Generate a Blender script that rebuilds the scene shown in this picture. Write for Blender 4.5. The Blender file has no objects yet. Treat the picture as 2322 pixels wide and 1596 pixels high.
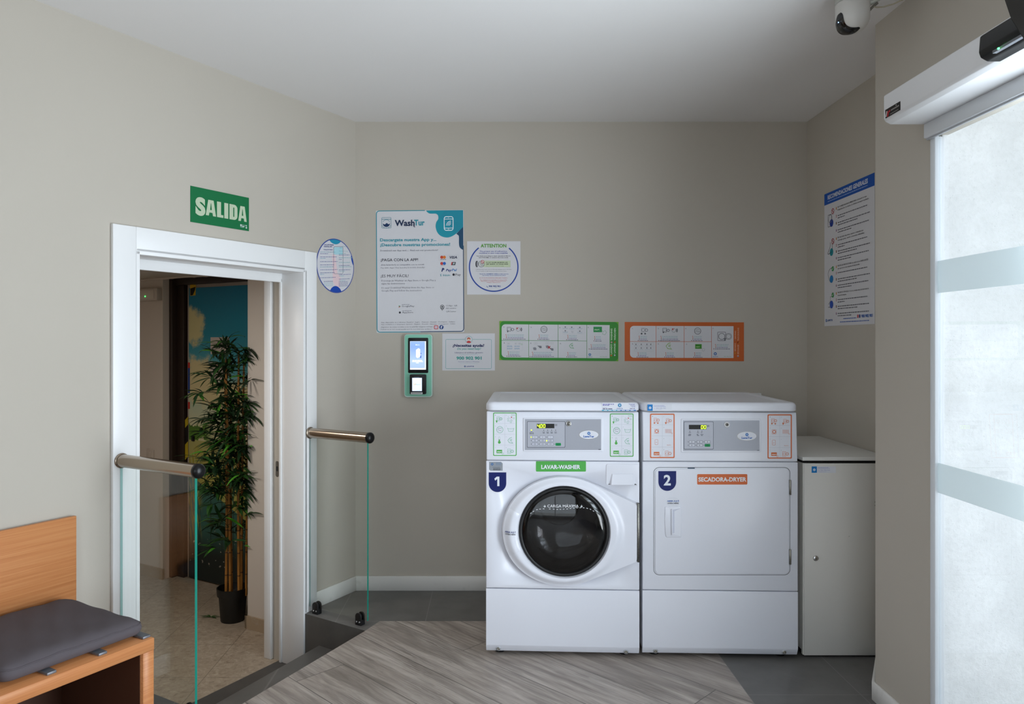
import bpy, bmesh, math, random
from mathutils import Vector, Matrix
random.seed(7)
C = bpy.context.scene.collection
S = bpy.context.scene
V = Vector
PI = math.pi

# ------------------------------------------------------------------ camera, world, light, exposure
F, PX, PY, EYE = 1680.0, 1115.0, 773.0, 1.395      # focal length and principal point in the 2322x1596 frame, eye height
cam = bpy.data.objects.new('camera', bpy.data.cameras.new('camera'))
C.objects.link(cam)
cam.location = (0, 0, EYE)
cam.rotation_euler = (PI / 2, 0, 0)
cam.data.sensor_width = 36
cam.data.lens = 36 * F / 2322
cam.data.shift_x = (1161 - PX) / 2322
cam.data.shift_y = -(798 - PY) / 2322
cam.data.clip_start = 0.05
S.camera = cam

world = bpy.data.worlds.new('daylight')
S.world = world
world.use_nodes = True
wn = world.node_tree
wn.nodes['Background'].inputs['Color'].default_value = (0.80, 0.90, 1.0, 1)
wn.nodes['Background'].inputs['Strength'].default_value = 2.2


def area(name, loc, rot, sx, sy, power, col, portal=False):
    l = bpy.data.lights.new(name, 'AREA')
    l.shape = 'RECTANGLE'
    l.size, l.size_y = sx, sy
    l.energy, l.color = power, col
    if portal:
        l.cycles.is_portal = True
    o = bpy.data.objects.new(name, l)
    o.location, o.rotation_euler = loc, rot
    C.objects.link(o)
    return o


for z_, p_, c_ in ((.45, 27, (0.90, 0.94, 1.0)), (1.08, 27, (0.80, 0.90, 1.0)), (1.70, 27, (0.80, 0.90, 1.0))):
    area('door_daylight', (1.65, 1.38, z_), (0, PI / 2 + math.radians(20), 0), .60, 1.10, p_, c_).data.spread = math.radians(150)
area('shopfront_daylight', (-0.8, -1.79, 1.2), (PI / 2 + math.radians(14), 0, 0), 3.4, 2.0, 7, (0.92, 0.95, 1.0))
area('corridor_fill', (-2.1, 3.3, 1.78), (0, 0, 0), 0.25, 0.25, 11, (1.0, 0.92, 0.84))  # fill light added to brighten the corridor, no fitting modelled

S.view_settings.view_transform = 'Standard'
S.view_settings.look = 'None'
S.view_settings.gamma = 1
S.view_settings.exposure = 0.13
try:
    S.view_settings.use_curve_mapping = False
    S.cycles.use_denoising = True
    S.cycles.max_bounces = 12
    S.cycles.diffuse_bounces = 8
    S.cycles.transparent_max_bounces = 16
    S.cycles.sample_clamp_indirect = 8
except Exception:
    pass


# ------------------------------------------------------------------ colours and materials
def lin(h):
    if isinstance(h, tuple):
        return h if len(h) == 4 else (*h, 1)
    h = h.lstrip('#')
    c = [int(h[i:i + 2], 16) / 255 for i in (0, 2, 4)]
    return tuple([x / 12.92 if x <= .04045 else ((x + .055) / 1.055) ** 2.4 for x in c] + [1])


_mc = {}


def M(name, col, rough=.5, metal=0.0, spec=.5, emit=0, bump=0, bscale=200, coat=0):
    if name in _mc:
        return _mc[name]
    m = bpy.data.materials.new(name)
    m.use_nodes = True
    nt = m.node_tree
    b = nt.nodes['Principled BSDF']
    b.inputs['Base Color'].default_value = lin(col)
    b.inputs['Roughness'].default_value = rough
    b.inputs['Metallic'].default_value = metal
    b.inputs['Specular IOR Level'].default_value = spec
    b.inputs['Coat Weight'].default_value = coat
    if emit:
        b.inputs['Emission Color'].default_value = lin(col)
        b.inputs['Emission Strength'].default_value = emit
    if bump:
        n = nt.nodes.new('ShaderNodeTexNoise')
        n.inputs['Scale'].default_value = bscale
        n.inputs['Detail'].default_value = 4
        t = nt.nodes.new('ShaderNodeTexCoord')
        bp = nt.nodes.new('ShaderNodeBump')
        bp.inputs['Strength'].default_value = bump
        bp.inputs['Distance'].default_value = .002
        nt.links.new(t.outputs['Object'], n.inputs['Vector'])
        nt.links.new(n.outputs['Fac'], bp.inputs['Height'])
        nt.links.new(bp.outputs['Normal'], b.inputs['Normal'])
    _mc[name] = m
    return m


def ink(h):
    return M('ink_' + h, h, .55, spec=.3)


class NT:
    """small helper for node graphs"""
    def __init__(s, name, rough=.5, spec=.5):
        s.m = bpy.data.materials.new(name)
        s.m.use_nodes = True
        s.t = s.m.node_tree
        s.b = s.t.nodes['Principled BSDF']
        s.b.inputs['Roughness'].default_value = rough
        s.b.inputs['Specular IOR Level'].default_value = spec
        _mc[name] = s.m
        g = s.node('ShaderNodeNewGeometry')
        s.pos = g.outputs['Position']
        s.obj = s.node('ShaderNodeTexCoord').outputs['Object']

    def node(s, k, **kw):
        n = s.t.nodes.new(k)
        for a, v in kw.items():
            setattr(n, a, v)
        return n

    def put(s, sock, v):
        if hasattr(v, 'is_output') or isinstance(v, bpy.types.NodeSocket):
            s.t.links.new(v, sock)
        elif isinstance(v, (tuple, list)) and len(v) == 3 and sock.type == 'RGBA':
            sock.default_value = (*v, 1)
        else:
            sock.default_value = v

    def math(s, op, a, b=0.0, c=None):
        n = s.node('ShaderNodeMath', operation=op)
        s.put(n.inputs[0], a)
        s.put(n.inputs[1], b)
        if c is not None:
            s.put(n.inputs[2], c)
        return n.outputs[0]

    def sep(s, v):
        n = s.node('ShaderNodeSeparateXYZ')
        s.put(n.inputs[0], v)
        return n.outputs

    def comb(s, x, y, z):
        n = s.node('ShaderNodeCombineXYZ')
        for i, v in enumerate((x, y, z)):
            s.put(n.inputs[i], v)
        return n.outputs[0]

    def noise(s, v, scale, detail=4, rough=.55, dist=0, out='Fac'):
        n = s.node('ShaderNodeTexNoise')
        s.put(n.inputs['Vector'], v)
        n.inputs['Scale'].default_value = scale
        n.inputs['Detail'].default_value = detail
        n.inputs['Roughness'].default_value = rough
        n.inputs['Distortion'].default_value = dist
        return n.outputs[out]

    def ramp(s, f, stops, interp='LINEAR'):
        n = s.node('ShaderNodeValToRGB')
        n.color_ramp.interpolation = interp
        e = n.color_ramp.elements
        while len(e) < len(stops):
            e.new(.5)
        for i, (p, c) in enumerate(stops):
            e[i].position = p
            e[i].color = lin(c) if isinstance(c, (str, tuple)) else (c, c, c, 1)
        s.put(n.inputs[0], f)
        return n.outputs[0]

    def mix(s, f, a, b, mode='MIX'):
        n = s.node('ShaderNodeMix', data_type='RGBA', blend_type=mode)
        s.put(n.inputs[0], f)
        s.put(n.inputs[6], a if not isinstance(a, str) else lin(a))
        s.put(n.inputs[7], b if not isinstance(b, str) else lin(b))
        return n.outputs[2]

    def smooth(s, f, a, b):
        n = s.node('ShaderNodeMapRange', interpolation_type='SMOOTHSTEP')
        s.put(n.inputs[0], f)
        n.inputs[1].default_value, n.inputs[2].default_value = a, b
        return n.outputs[0]

    def bump(s, h, strength=.3, dist=.002):
        n = s.node('ShaderNodeBump')
        n.inputs['Strength'].default_value = strength
        n.inputs['Distance'].default_value = dist
        s.put(n.inputs['Height'], h)
        s.t.links.new(n.outputs[0], s.b.inputs['Normal'])

    def color(s, v):
        s.put(s.b.inputs['Base Color'], v)


def paint(name, col, var=.04):
    n = NT(name, .75, .25)
    big = n.noise(n.pos, 1.3, 3)
    c = lin(col)
    lo = tuple(x * (1 - var) for x in c[:3])
    hi = tuple(min(1, x * (1 + var)) for x in c[:3])
    n.color(n.mix(big, (*lo, 1), (*hi, 1)))
    n.bump(n.noise(n.pos, 160, 5), .12, .0015)
    return n.m


m_wall = paint('greige_wall_paint', '#bab3a8')
m_ceil = paint('ceiling_white_paint', '#e6e4e3', .02)
m_corr = paint('corridor_wall_paint', '#cfc6bc')
m_white = M('white_enamel', '#dfe1ea', .28, spec=.45)
m_whiteb = M('white_enamel_side', '#dcdde0', .32, spec=.4)
m_trimw = M('white_lacquer', '#e9e9e9', .35, spec=.4)
m_dark = M('dark_gap', '#191a1c', .6)
m_black = M('black_plastic', '#08080a', .35, spec=.3)
m_rubber = M('black_rubber', '#101113', .45)
m_chrome = M('chrome', '#c9c9c9', .18, metal=1)
m_steel = M('zinc_screw', '#9a978f', .35, metal=1)
m_rail = M('brushed_nickel', '#a89a8a', .24, metal=1)
m_alu = M('white_aluminium', '#dfe3e8', .35, spec=.5)
m_satin = M('satin_aluminium', '#b9bcc2', .38, metal=.25)
m_paper = ink('#d2d1d5')
m_sill = M('matt_white', '#e2e2e4', .5)


def marble(name, col='#d8d6d2'):
    n = NT(name, .35, .4)
    v = n.noise(n.pos, 9, 6, .6, .8)
    n.color(n.mix(n.math('MULTIPLY', n.smooth(v, .56, .72), .35), col, '#b9b6ae'))
    return n.m


m_base = marble('white_marble_skirting')

# wood look planks laid at 45 degrees
n = NT('grey_wood_planks', .42, .4)
x, y, z = n.sep(n.pos)
ss = n.math('DIVIDE', n.math('SUBTRACT', n.math('ADD', x, y), 2.235 - .325 * 20), .325)
row = n.math('FLOOR', ss)
fr = n.math('FRACT', ss)
al = n.math('SUBTRACT', x, y)
rnd = n.node('ShaderNodeTexWhiteNoise', noise_dimensions='1D')
n.put(rnd.inputs['W'], row)
al2 = n.math('ADD', n.math('DIVIDE', al, 3.8), n.math('MULTIPLY', rnd.outputs['Value'], 3.7))
col_i = n.math('FLOOR', al2)
fa = n.math('FRACT', al2)
rnd2 = n.node('ShaderNodeTexWhiteNoise', noise_dimensions='2D')
n.put(rnd2.inputs['Vector'], n.comb(row, col_i, 0))
sh = n.math('MULTIPLY', rnd2.outputs['Value'], 19.0)
gv = n.comb(n.math('MULTIPLY', al, 1.0), n.math('MULTIPLY', n.math('ADD', x, y), 8.0), sh)
g1 = n.noise(gv, 1.5, 6, .62, .7)
g2 = n.noise(n.comb(n.math('MULTIPLY', al, 2.2), n.math('MULTIPLY', n.math('ADD', x, y), 38.0), sh), 1.6, 4, .6, .4)
cath = n.node('ShaderNodeTexWave', wave_type='BANDS', bands_direction='Y')
n.put(cath.inputs['Vector'], gv)
cath.inputs['Scale'].default_value = 3.0
cath.inputs['Distortion'].default_value = 16
cath.inputs['Detail'].default_value = 3
cath.inputs['Detail Scale'].default_value = .8
base = n.ramp(g1, [(.28, '#6e665f'), (.44, '#938982'), (.56, '#aaa098'), (.72, '#c2b9b2')])
base = n.mix(n.math('MULTIPLY', n.smooth(g2, .42, .7), .42), base, '#5f5a55')
knot = n.smooth(n.noise(n.comb(al, n.math('MULTIPLY', n.math('ADD', x, y), 2.0), sh), 1.1, 2), .50, .60)
base = n.mix(n.math('MULTIPLY', n.math('MULTIPLY', n.smooth(cath.outputs['Fac'], .62, .80), knot), .38), base, '#c0bab4')
base = n.mix(n.math('MULTIPLY', rnd2.outputs['Value'], .22), base, '#8c8279')
edge = n.math('MINIMUM', fr, n.math('SUBTRACT', 1.0, fr))
edge2 = n.math('MULTIPLY', n.math('MINIMUM', fa, n.math('SUBTRACT', 1.0, fa)), 11.7)
joint = n.math('LESS_THAN', n.math('MINIMUM', edge, edge2), .0062)
n.color(n.mix(joint, base, '#4b4743'))
n.put(n.b.inputs['Roughness'], n.ramp(g1, [(.2, .36), (.8, .5)]))
n.bump(n.math('SUBTRACT', g2, n.math('MULTIPLY', joint, 2.0)), .12, .001)
m_wood = n.m


def tile_mat(name, x0, y0, col='#615f5d', size=.4465, jc='#7b7977', rot=0, speck='#6b6967'):
    n = NT(name, .45, .4)
    x, y, z = n.sep(n.pos)
    if rot:
        cr, sr = math.cos(rot), math.sin(rot)
        x, y = (n.math('ADD', n.math('MULTIPLY', x, cr), n.math('MULTIPLY', y, sr)),
                n.math('SUBTRACT', n.math('MULTIPLY', y, cr), n.math('MULTIPLY', x, sr)))
    ds = []
    for c, c0 in ((x, x0), (y, y0)):
        f = n.math('FRACT', n.math('DIVIDE', n.math('SUBTRACT', c, c0 - 40 * size), size))
        ds.append(n.math('MINIMUM', f, n.math('SUBTRACT', 1.0, f)))
    j = n.math('LESS_THAN', n.math('MINIMUM', ds[0], ds[1]), .0038)
    v = n.noise(n.pos, 7, 6, .6)
    n.color(n.mix(j, n.mix(n.smooth(v, .3, .7), col, speck), jc))
    n.bump(n.math('SUBTRACT', n.noise(n.pos, 60, 4), j), .08, .001)
    return n.m


m_tile = tile_mat('dark_grey_floor_tile', 1.01, 2.922)
m_tile2 = tile_mat('dark_grey_floor_tile_back', -.776, 3.69)
m_step2 = tile_mat('grey_step_tile', 0.2, 0.35, '#656462', 1.2, '#7d7b79', speck='#6d6c6a')
m_step = tile_mat('dark_grey_step_tile', 0.2, 0.35, '#4d4b49', 1.2, '#6b6967', speck='#565451')

n = NT('beige_terrazzo', .35, .45)
fl = n.noise(n.pos, 34, 6, .72, .7)
big = n.noise(n.pos, 4, 3)
c = n.ramp(fl, [(.28, '#7a6d5d'), (.42, '#a19280'), (.55, '#ac9e8c'), (.68, '#bfb3a2')])
c = n.mix(n.math('MULTIPLY', n.smooth(big, .4, .7), .25), c, '#8d7e6c')
x, y, z = n.sep(n.pos)
ds = []
rx, ry = n.math('ADD', x, 1.43 + 0.40), n.math('SUBTRACT', y, 4.09)
for q in (rx, ry):
    f = n.math('FRACT', n.math('DIVIDE', n.math('ADD', q, 20.0), .40))
    ds.append(n.math('MINIMUM', f, n.math('SUBTRACT', 1.0, f)))
j = n.math('LESS_THAN', n.math('MINIMUM', ds[0], ds[1]), .0035)
n.color(n.mix(n.math('MULTIPLY', j, .75), c, '#5a5044'))
n.bump(n.math('SUBTRACT', n.math('MULTIPLY', fl, .2), j), .15, .001)
m_terr = n.m

n = NT('beech_laminate', .42, .4)
x, y, z = n.sep(n.pos)
gl = n.math('ADD', n.math('MULTIPLY', x, .5113), n.math('MULTIPLY', y, .8593))
gd = n.math('SUBTRACT', n.math('MULTIPLY', x, .8593), n.math('MULTIPLY', y, .5113))
gr = n.noise(n.comb(n.math('MULTIPLY', gl, 1.5), n.math('MULTIPLY', gd, 60), n.math('MULTIPLY', z, 95)), 1.5, 5, .6, .6)
n.color(n.ramp(gr, [(.2, '#a8683b'), (.45, '#c07d4c'), (.65, '#c98a58'), (.85, '#b87543')]))
n.bump(gr, .05, .001)
m_beech = n.m
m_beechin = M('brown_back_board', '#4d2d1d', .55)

n = NT('white_stucco', .85, .2)
v1 = n.noise(n.pos, 60, 6, .7)
v2 = n.noise(n.pos, 5, 4)
pit = n.smooth(n.noise(n.pos, 240, 3), .27, .38)
c = n.mix(n.smooth(v2, .35, .7), '#dadada', '#e8e8e8')
c = n.mix(n.math('MULTIPLY', n.smooth(v1, .42, .75), .40), c, '#c9c9c7')
n.color(n.mix(pit, '#b3b3b1', c))
n.bump(n.math('ADD', v1, n.math('MULTIPLY', pit, .5)), .55, .006)
m_stucco = n.m


def see_through(name, tint, gloss=.06, fres=1.45, rough=0.0):
    m = bpy.data.materials.new(name)
    m.use_nodes = True
    nt = m.node_tree
    nt.nodes.remove(nt.nodes['Principled BSDF'])
    out = nt.nodes['Material Output']
    t = nt.nodes.new('ShaderNodeBsdfTransparent')
    t.inputs[0].default_value = (*tint, 1)
    g = nt.nodes.new('ShaderNodeBsdfGlossy')
    g.inputs['Roughness'].default_value = rough
    f = nt.nodes.new('ShaderNodeFresnel')
    ge = nt.nodes.new('ShaderNodeNewGeometry')
    io = nt.nodes.new('ShaderNodeMapRange')      # same reflectance for both faces of the sheet
    io.inputs[3].default_value, io.inputs[4].default_value = fres, 1 / fres
    nt.links.new(ge.outputs['Backfacing'], io.inputs[0])
    nt.links.new(io.outputs[0], f.inputs['IOR'])
    mx = nt.nodes.new('ShaderNodeMixShader')
    nt.links.new(f.outputs[0], mx.inputs[0])
    nt.links.new(t.outputs[0], mx.inputs[1])
    nt.links.new(g.outputs[0], mx.inputs[2])
    nt.links.new(mx.outputs[0], out.inputs[0])
    _mc[name] = m
    return m


m_glass = see_through('clear_glass', (.965, .985, .975))
m_pane = see_through('window_glass', (.97, .98, .98))
m_bowl = see_through('smoked_glass', (.56, .56, .57), fres=1.6)
m_edge = M('green_glass_edge', '#0f8270', .25, spec=.6)

m = bpy.data.materials.new('frosted_film')
m.use_nodes = True
nt = m.node_tree
b = nt.nodes['Principled BSDF']
b.inputs['Base Color'].default_value = lin('#d3dcde')
b.inputs['Roughness'].default_value = .6
tr = nt.nodes.new('ShaderNodeBsdfTranslucent')
tr.inputs[0].default_value = lin('#dce6e8')
tp = nt.nodes.new('ShaderNodeBsdfTransparent')
mx = nt.nodes.new('ShaderNodeMixShader')
mx.inputs[0].default_value = .5
mx2 = nt.nodes.new('ShaderNodeMixShader')
mx2.inputs[0].default_value = .38
nt.links.new(b.outputs[0], mx.inputs[1])
nt.links.new(tr.outputs[0], mx.inputs[2])
nt.links.new(mx.outputs[0], mx2.inputs[1])
nt.links.new(tp.outputs[0], mx2.inputs[2])
nt.links.new(mx2.outputs[0], nt.nodes['Material Output'].inputs[0])
m_frost = m
CLR = {}


# ------------------------------------------------------------------ geometry helpers
class Frame:
    def __init__(s, o, u, v=(0, 0, 1)):
        s.o, s.u, s.v = V(o), V(u).normalized(), V(v).normalized()
        s.n = s.u.cross(s.v)

    def at(s, a, b, h=0):
        return s.o + s.u * a + s.v * b + s.n * h

    def px(s, x, y, h=0):
        """in-plane coordinates of the point of this plane that lies on the line of sight of photo position x, y"""
        r = V(((x - PX) / F, 1, (PY - y) / F))
        e = V((0, 0, EYE))
        t = ((s.o + s.n * h - e).dot(s.n)) / r.dot(s.n)
        p = e + r * t - s.o
        return p.dot(s.u), p.dot(s.v)


W = Frame((0, 0, 0), (1, 0, 0), (0, 1, 0))          # world axes: a = x, b = y, h = z
WL = {}


def wl(o):
    return WL.get(o.name, V((0, 0, 0))) if o else V((0, 0, 0))


class MB:
    def __init__(s):
        s.bm = bmesh.new()
        s.mats = []

    def mi(s, m):
        if m not in s.mats:
            s.mats.append(m)
        return s.mats.index(m)

    def merge(s, b2, m, smooth=False):
        i = s.mi(m)
        vm = {}
        for v in b2.verts:
            vm[v] = s.bm.verts.new(v.co)
        for f in b2.faces:
            try:
                g = s.bm.faces.new([vm[v] for v in f.verts])
                g.material_index = i
                g.smooth = smooth or f.smooth
            except ValueError:
                pass
        b2.free()

    def prism(s, pts, h0, h1, fr, m, bev=0, seg=2, holes=None, dent=None):
        b = bmesh.new()
        lo = [b.verts.new(fr.at(p[0], p[1], h0)) for p in pts]
        hi = [b.verts.new(fr.at(p[0], p[1], h1)) for p in pts]
        k = len(pts)
        b.faces.new(lo[::-1])
        top = b.faces.new(hi)
        for i in range(k):
            b.faces.new((lo[i], lo[(i + 1) % k], hi[(i + 1) % k], hi[i]))
        bmesh.ops.recalc_face_normals(b, faces=b.faces)
        if bev:
            bmesh.ops.bevel(b, geom=[e for e in b.edges], offset=bev, segments=seg, profile=.5, affect='EDGES', clamp_overlap=True)
        if dent:
            t = max(b.faces, key=lambda f: f.calc_area() * (1 if f.normal.dot(fr.n) > .9 else 0))
            bmesh.ops.inset_individual(b, faces=[t], thickness=dent[0], depth=0)
            bmesh.ops.inset_individual(b, faces=[t], thickness=dent[1], depth=-dent[2])
        s.merge(b, m, bool(bev))
        return s

    def box(s, c0, c1, m, fr=None, bev=0, seg=2, dent=None):
        fr = fr or W
        a0, b0, h0 = c0
        a1, b1, h1 = c1
        return s.prism([(a0, b0), (a1, b0), (a1, b1), (a0, b1)], h0, h1, fr, m, bev, seg, dent=dent)

    def face(s, pts, m, flip=False):
        f = s.bm.faces.new([s.bm.verts.new(V(p)) for p in (pts[::-1] if flip else pts)])
        f.material_index = s.mi(m)
        return s

    def grid(s, rows, m, close=False, smooth=True, flip=False):
        vs = [[s.bm.verts.new(V(p)) for p in r] for r in rows]
        i = s.mi(m)
        n = len(rows[0])
        for r in range(len(rows) - 1):
            for c in range(n if close else n - 1):
                q = (vs[r][c], vs[r][(c + 1) % n], vs[r + 1][(c + 1) % n], vs[r + 1][c])
                try:
                    f = s.bm.faces.new(q[::-1] if flip else q)
                    f.material_index = i
                    f.smooth = smooth
                except ValueError:
                    pass
        return s

    def lathe(s, prof, fr, m, seg=32, cap0=False, cap1=False, flip=False):
        rows = []
        for r, h in prof:
            rows.append([fr.at(max(r, 1e-5) * math.cos(2 * PI * k / seg), max(r, 1e-5) * math.sin(2 * PI * k / seg), h) for k in range(seg)])
        return s.grid(rows, m, True, True, flip)

    def tube(s, pts, r, m, seg=10, caps=True):
        pts = [V(p) for p in pts]
        rows = []
        up = V((0, 0, 1))
        for i, p in enumerate(pts):
            d = (pts[min(i + 1, len(pts) - 1)] - pts[max(i - 1, 0)]).normalized()
            a = d.cross(up)
            if a.length < .05:
                a = d.cross(V((1, 0, 0)))
            a.normalize()
            b = a.cross(d).normalized()
            rr = r[i] if isinstance(r, (list, tuple)) else r
            rows.append([p + a * rr * math.cos(2 * PI * k / seg) + b * rr * math.sin(2 * PI * k / seg) for k in range(seg)])
        s.grid(rows, m, True, True)
        if caps:
            for rw in (rows[0], rows[-1]):
                s.face(rw, m)
        return s

    def sphere(s, c, r, m, seg=20, rings=10):
        c = V(c)
        prof = [(r * math.sin(PI * i / rings), -r * math.cos(PI * i / rings)) for i in range(rings + 1)]
        return s.lathe(prof, Frame(c, (1, 0, 0), (0, 1, 0)), m, seg)

    def build(s, name, parent=None, loc=None, smooth_angle=None, kind=None, label=None, recalc=True):
        base = wl(parent) if parent else V(loc or (0, 0, 0))
        if recalc:
            bmesh.ops.recalc_face_normals(s.bm, faces=s.bm.faces)
        for v in s.bm.verts:
            v.co -= base
        me = bpy.data.meshes.new(name)
        s.bm.to_mesh(me)
        s.bm.free()
        for m in s.mats:
            me.materials.append(m)
        if smooth_angle:
            try:
                me.set_sharp_from_angle(angle=math.radians(smooth_angle))
            except Exception:
                pass
        o = bpy.data.objects.new(name, me)
        C.objects.link(o)
        if parent:
            o.parent = parent
        else:
            o.location = base
        WL[o.name] = base.copy()
        if kind:
            o['kind'] = kind
        if label:
            o['label'] = label
        return o


def thing(name, label, cat, loc, group=None):
    o = bpy.data.objects.new(name, None)
    o.empty_display_size = .1
    C.objects.link(o)
    o.location = loc
    WL[o.name] = V(loc)
    tag(o, label, cat, group)
    return o


def tag(o, label, cat, group=None):
    o['label'], o['category'] = label, cat
    if group:
        o['group'] = group
    return o


def rrect(x0, y0, x1, y1, r, k=5):
    """rounded rectangle, counter-clockwise when y points up"""
    if x0 > x1: x0, x1 = x1, x0
    if y0 > y1: y0, y1 = y1, y0
    r = min(r, (x1 - x0) / 2 - 1e-6, (y1 - y0) / 2 - 1e-6)
    pts = []
    for cx, cy, a in ((x1 - r, y0 + r, -90), (x1 - r, y1 - r, 0), (x0 + r, y1 - r, 90), (x0 + r, y0 + r, 180)):
        for i in range(k + 1):
            t = math.radians(a + 90 * i / k)
            pts.append((cx + r * math.cos(t), cy + r * math.sin(t)))
    return pts


def spline(pts, k=6, close=True):
    out = []
    n = len(pts)
    rng = range(n) if close else range(n - 1)
    for i in rng:
        g = (lambda j: pts[j % n]) if close else (lambda j: pts[max(0, min(n - 1, j))])
        p0, p1, p2, p3 = g(i - 1), g(i), g(i + 1), g(i + 2)
        for j in range(k):
            t = j / k
            out.append(tuple(.5 * (2 * p1[d] + (p2[d] - p0[d]) * t + (2 * p0[d] - 5 * p1[d] + 4 * p2[d] - p3[d]) * t * t
                                   + (3 * p1[d] - p0[d] - 3 * p2[d] + p3[d]) * t ** 3) for d in (0, 1)))
    if not close:
        out.append(pts[-1])
    return out


# lettering: glyph outlines of the built-in font turned into flat mesh
_tc = {}


def glyphs(body, bold=0.0, shear=0.0, res=2):
    k = (body, bold, shear, res)
    if k not in _tc:
        cu = bpy.data.curves.new('t', 'FONT')
        cu.body, cu.size, cu.resolution_u = body, 1, res
        cu.offset, cu.shear = bold, shear
        o = bpy.data.objects.new('t', cu)
        C.objects.link(o)
        dg = bpy.context.evaluated_depsgraph_get()
        me = bpy.data.meshes.new_from_object(o.evaluated_get(dg))
        vs = [(v.co.x, v.co.y) for v in me.vertices]
        fs = [tuple(p.vertices) for p in me.polygons]
        bpy.data.objects.remove(o)
        bpy.data.curves.remove(cu)
        bpy.data.meshes.remove(me)
        x0, x1 = (min(v[0] for v in vs), max(v[0] for v in vs)) if vs else (0, 1)
        _tc[k] = (vs, fs, x0, x1)
    return _tc[k]


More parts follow.
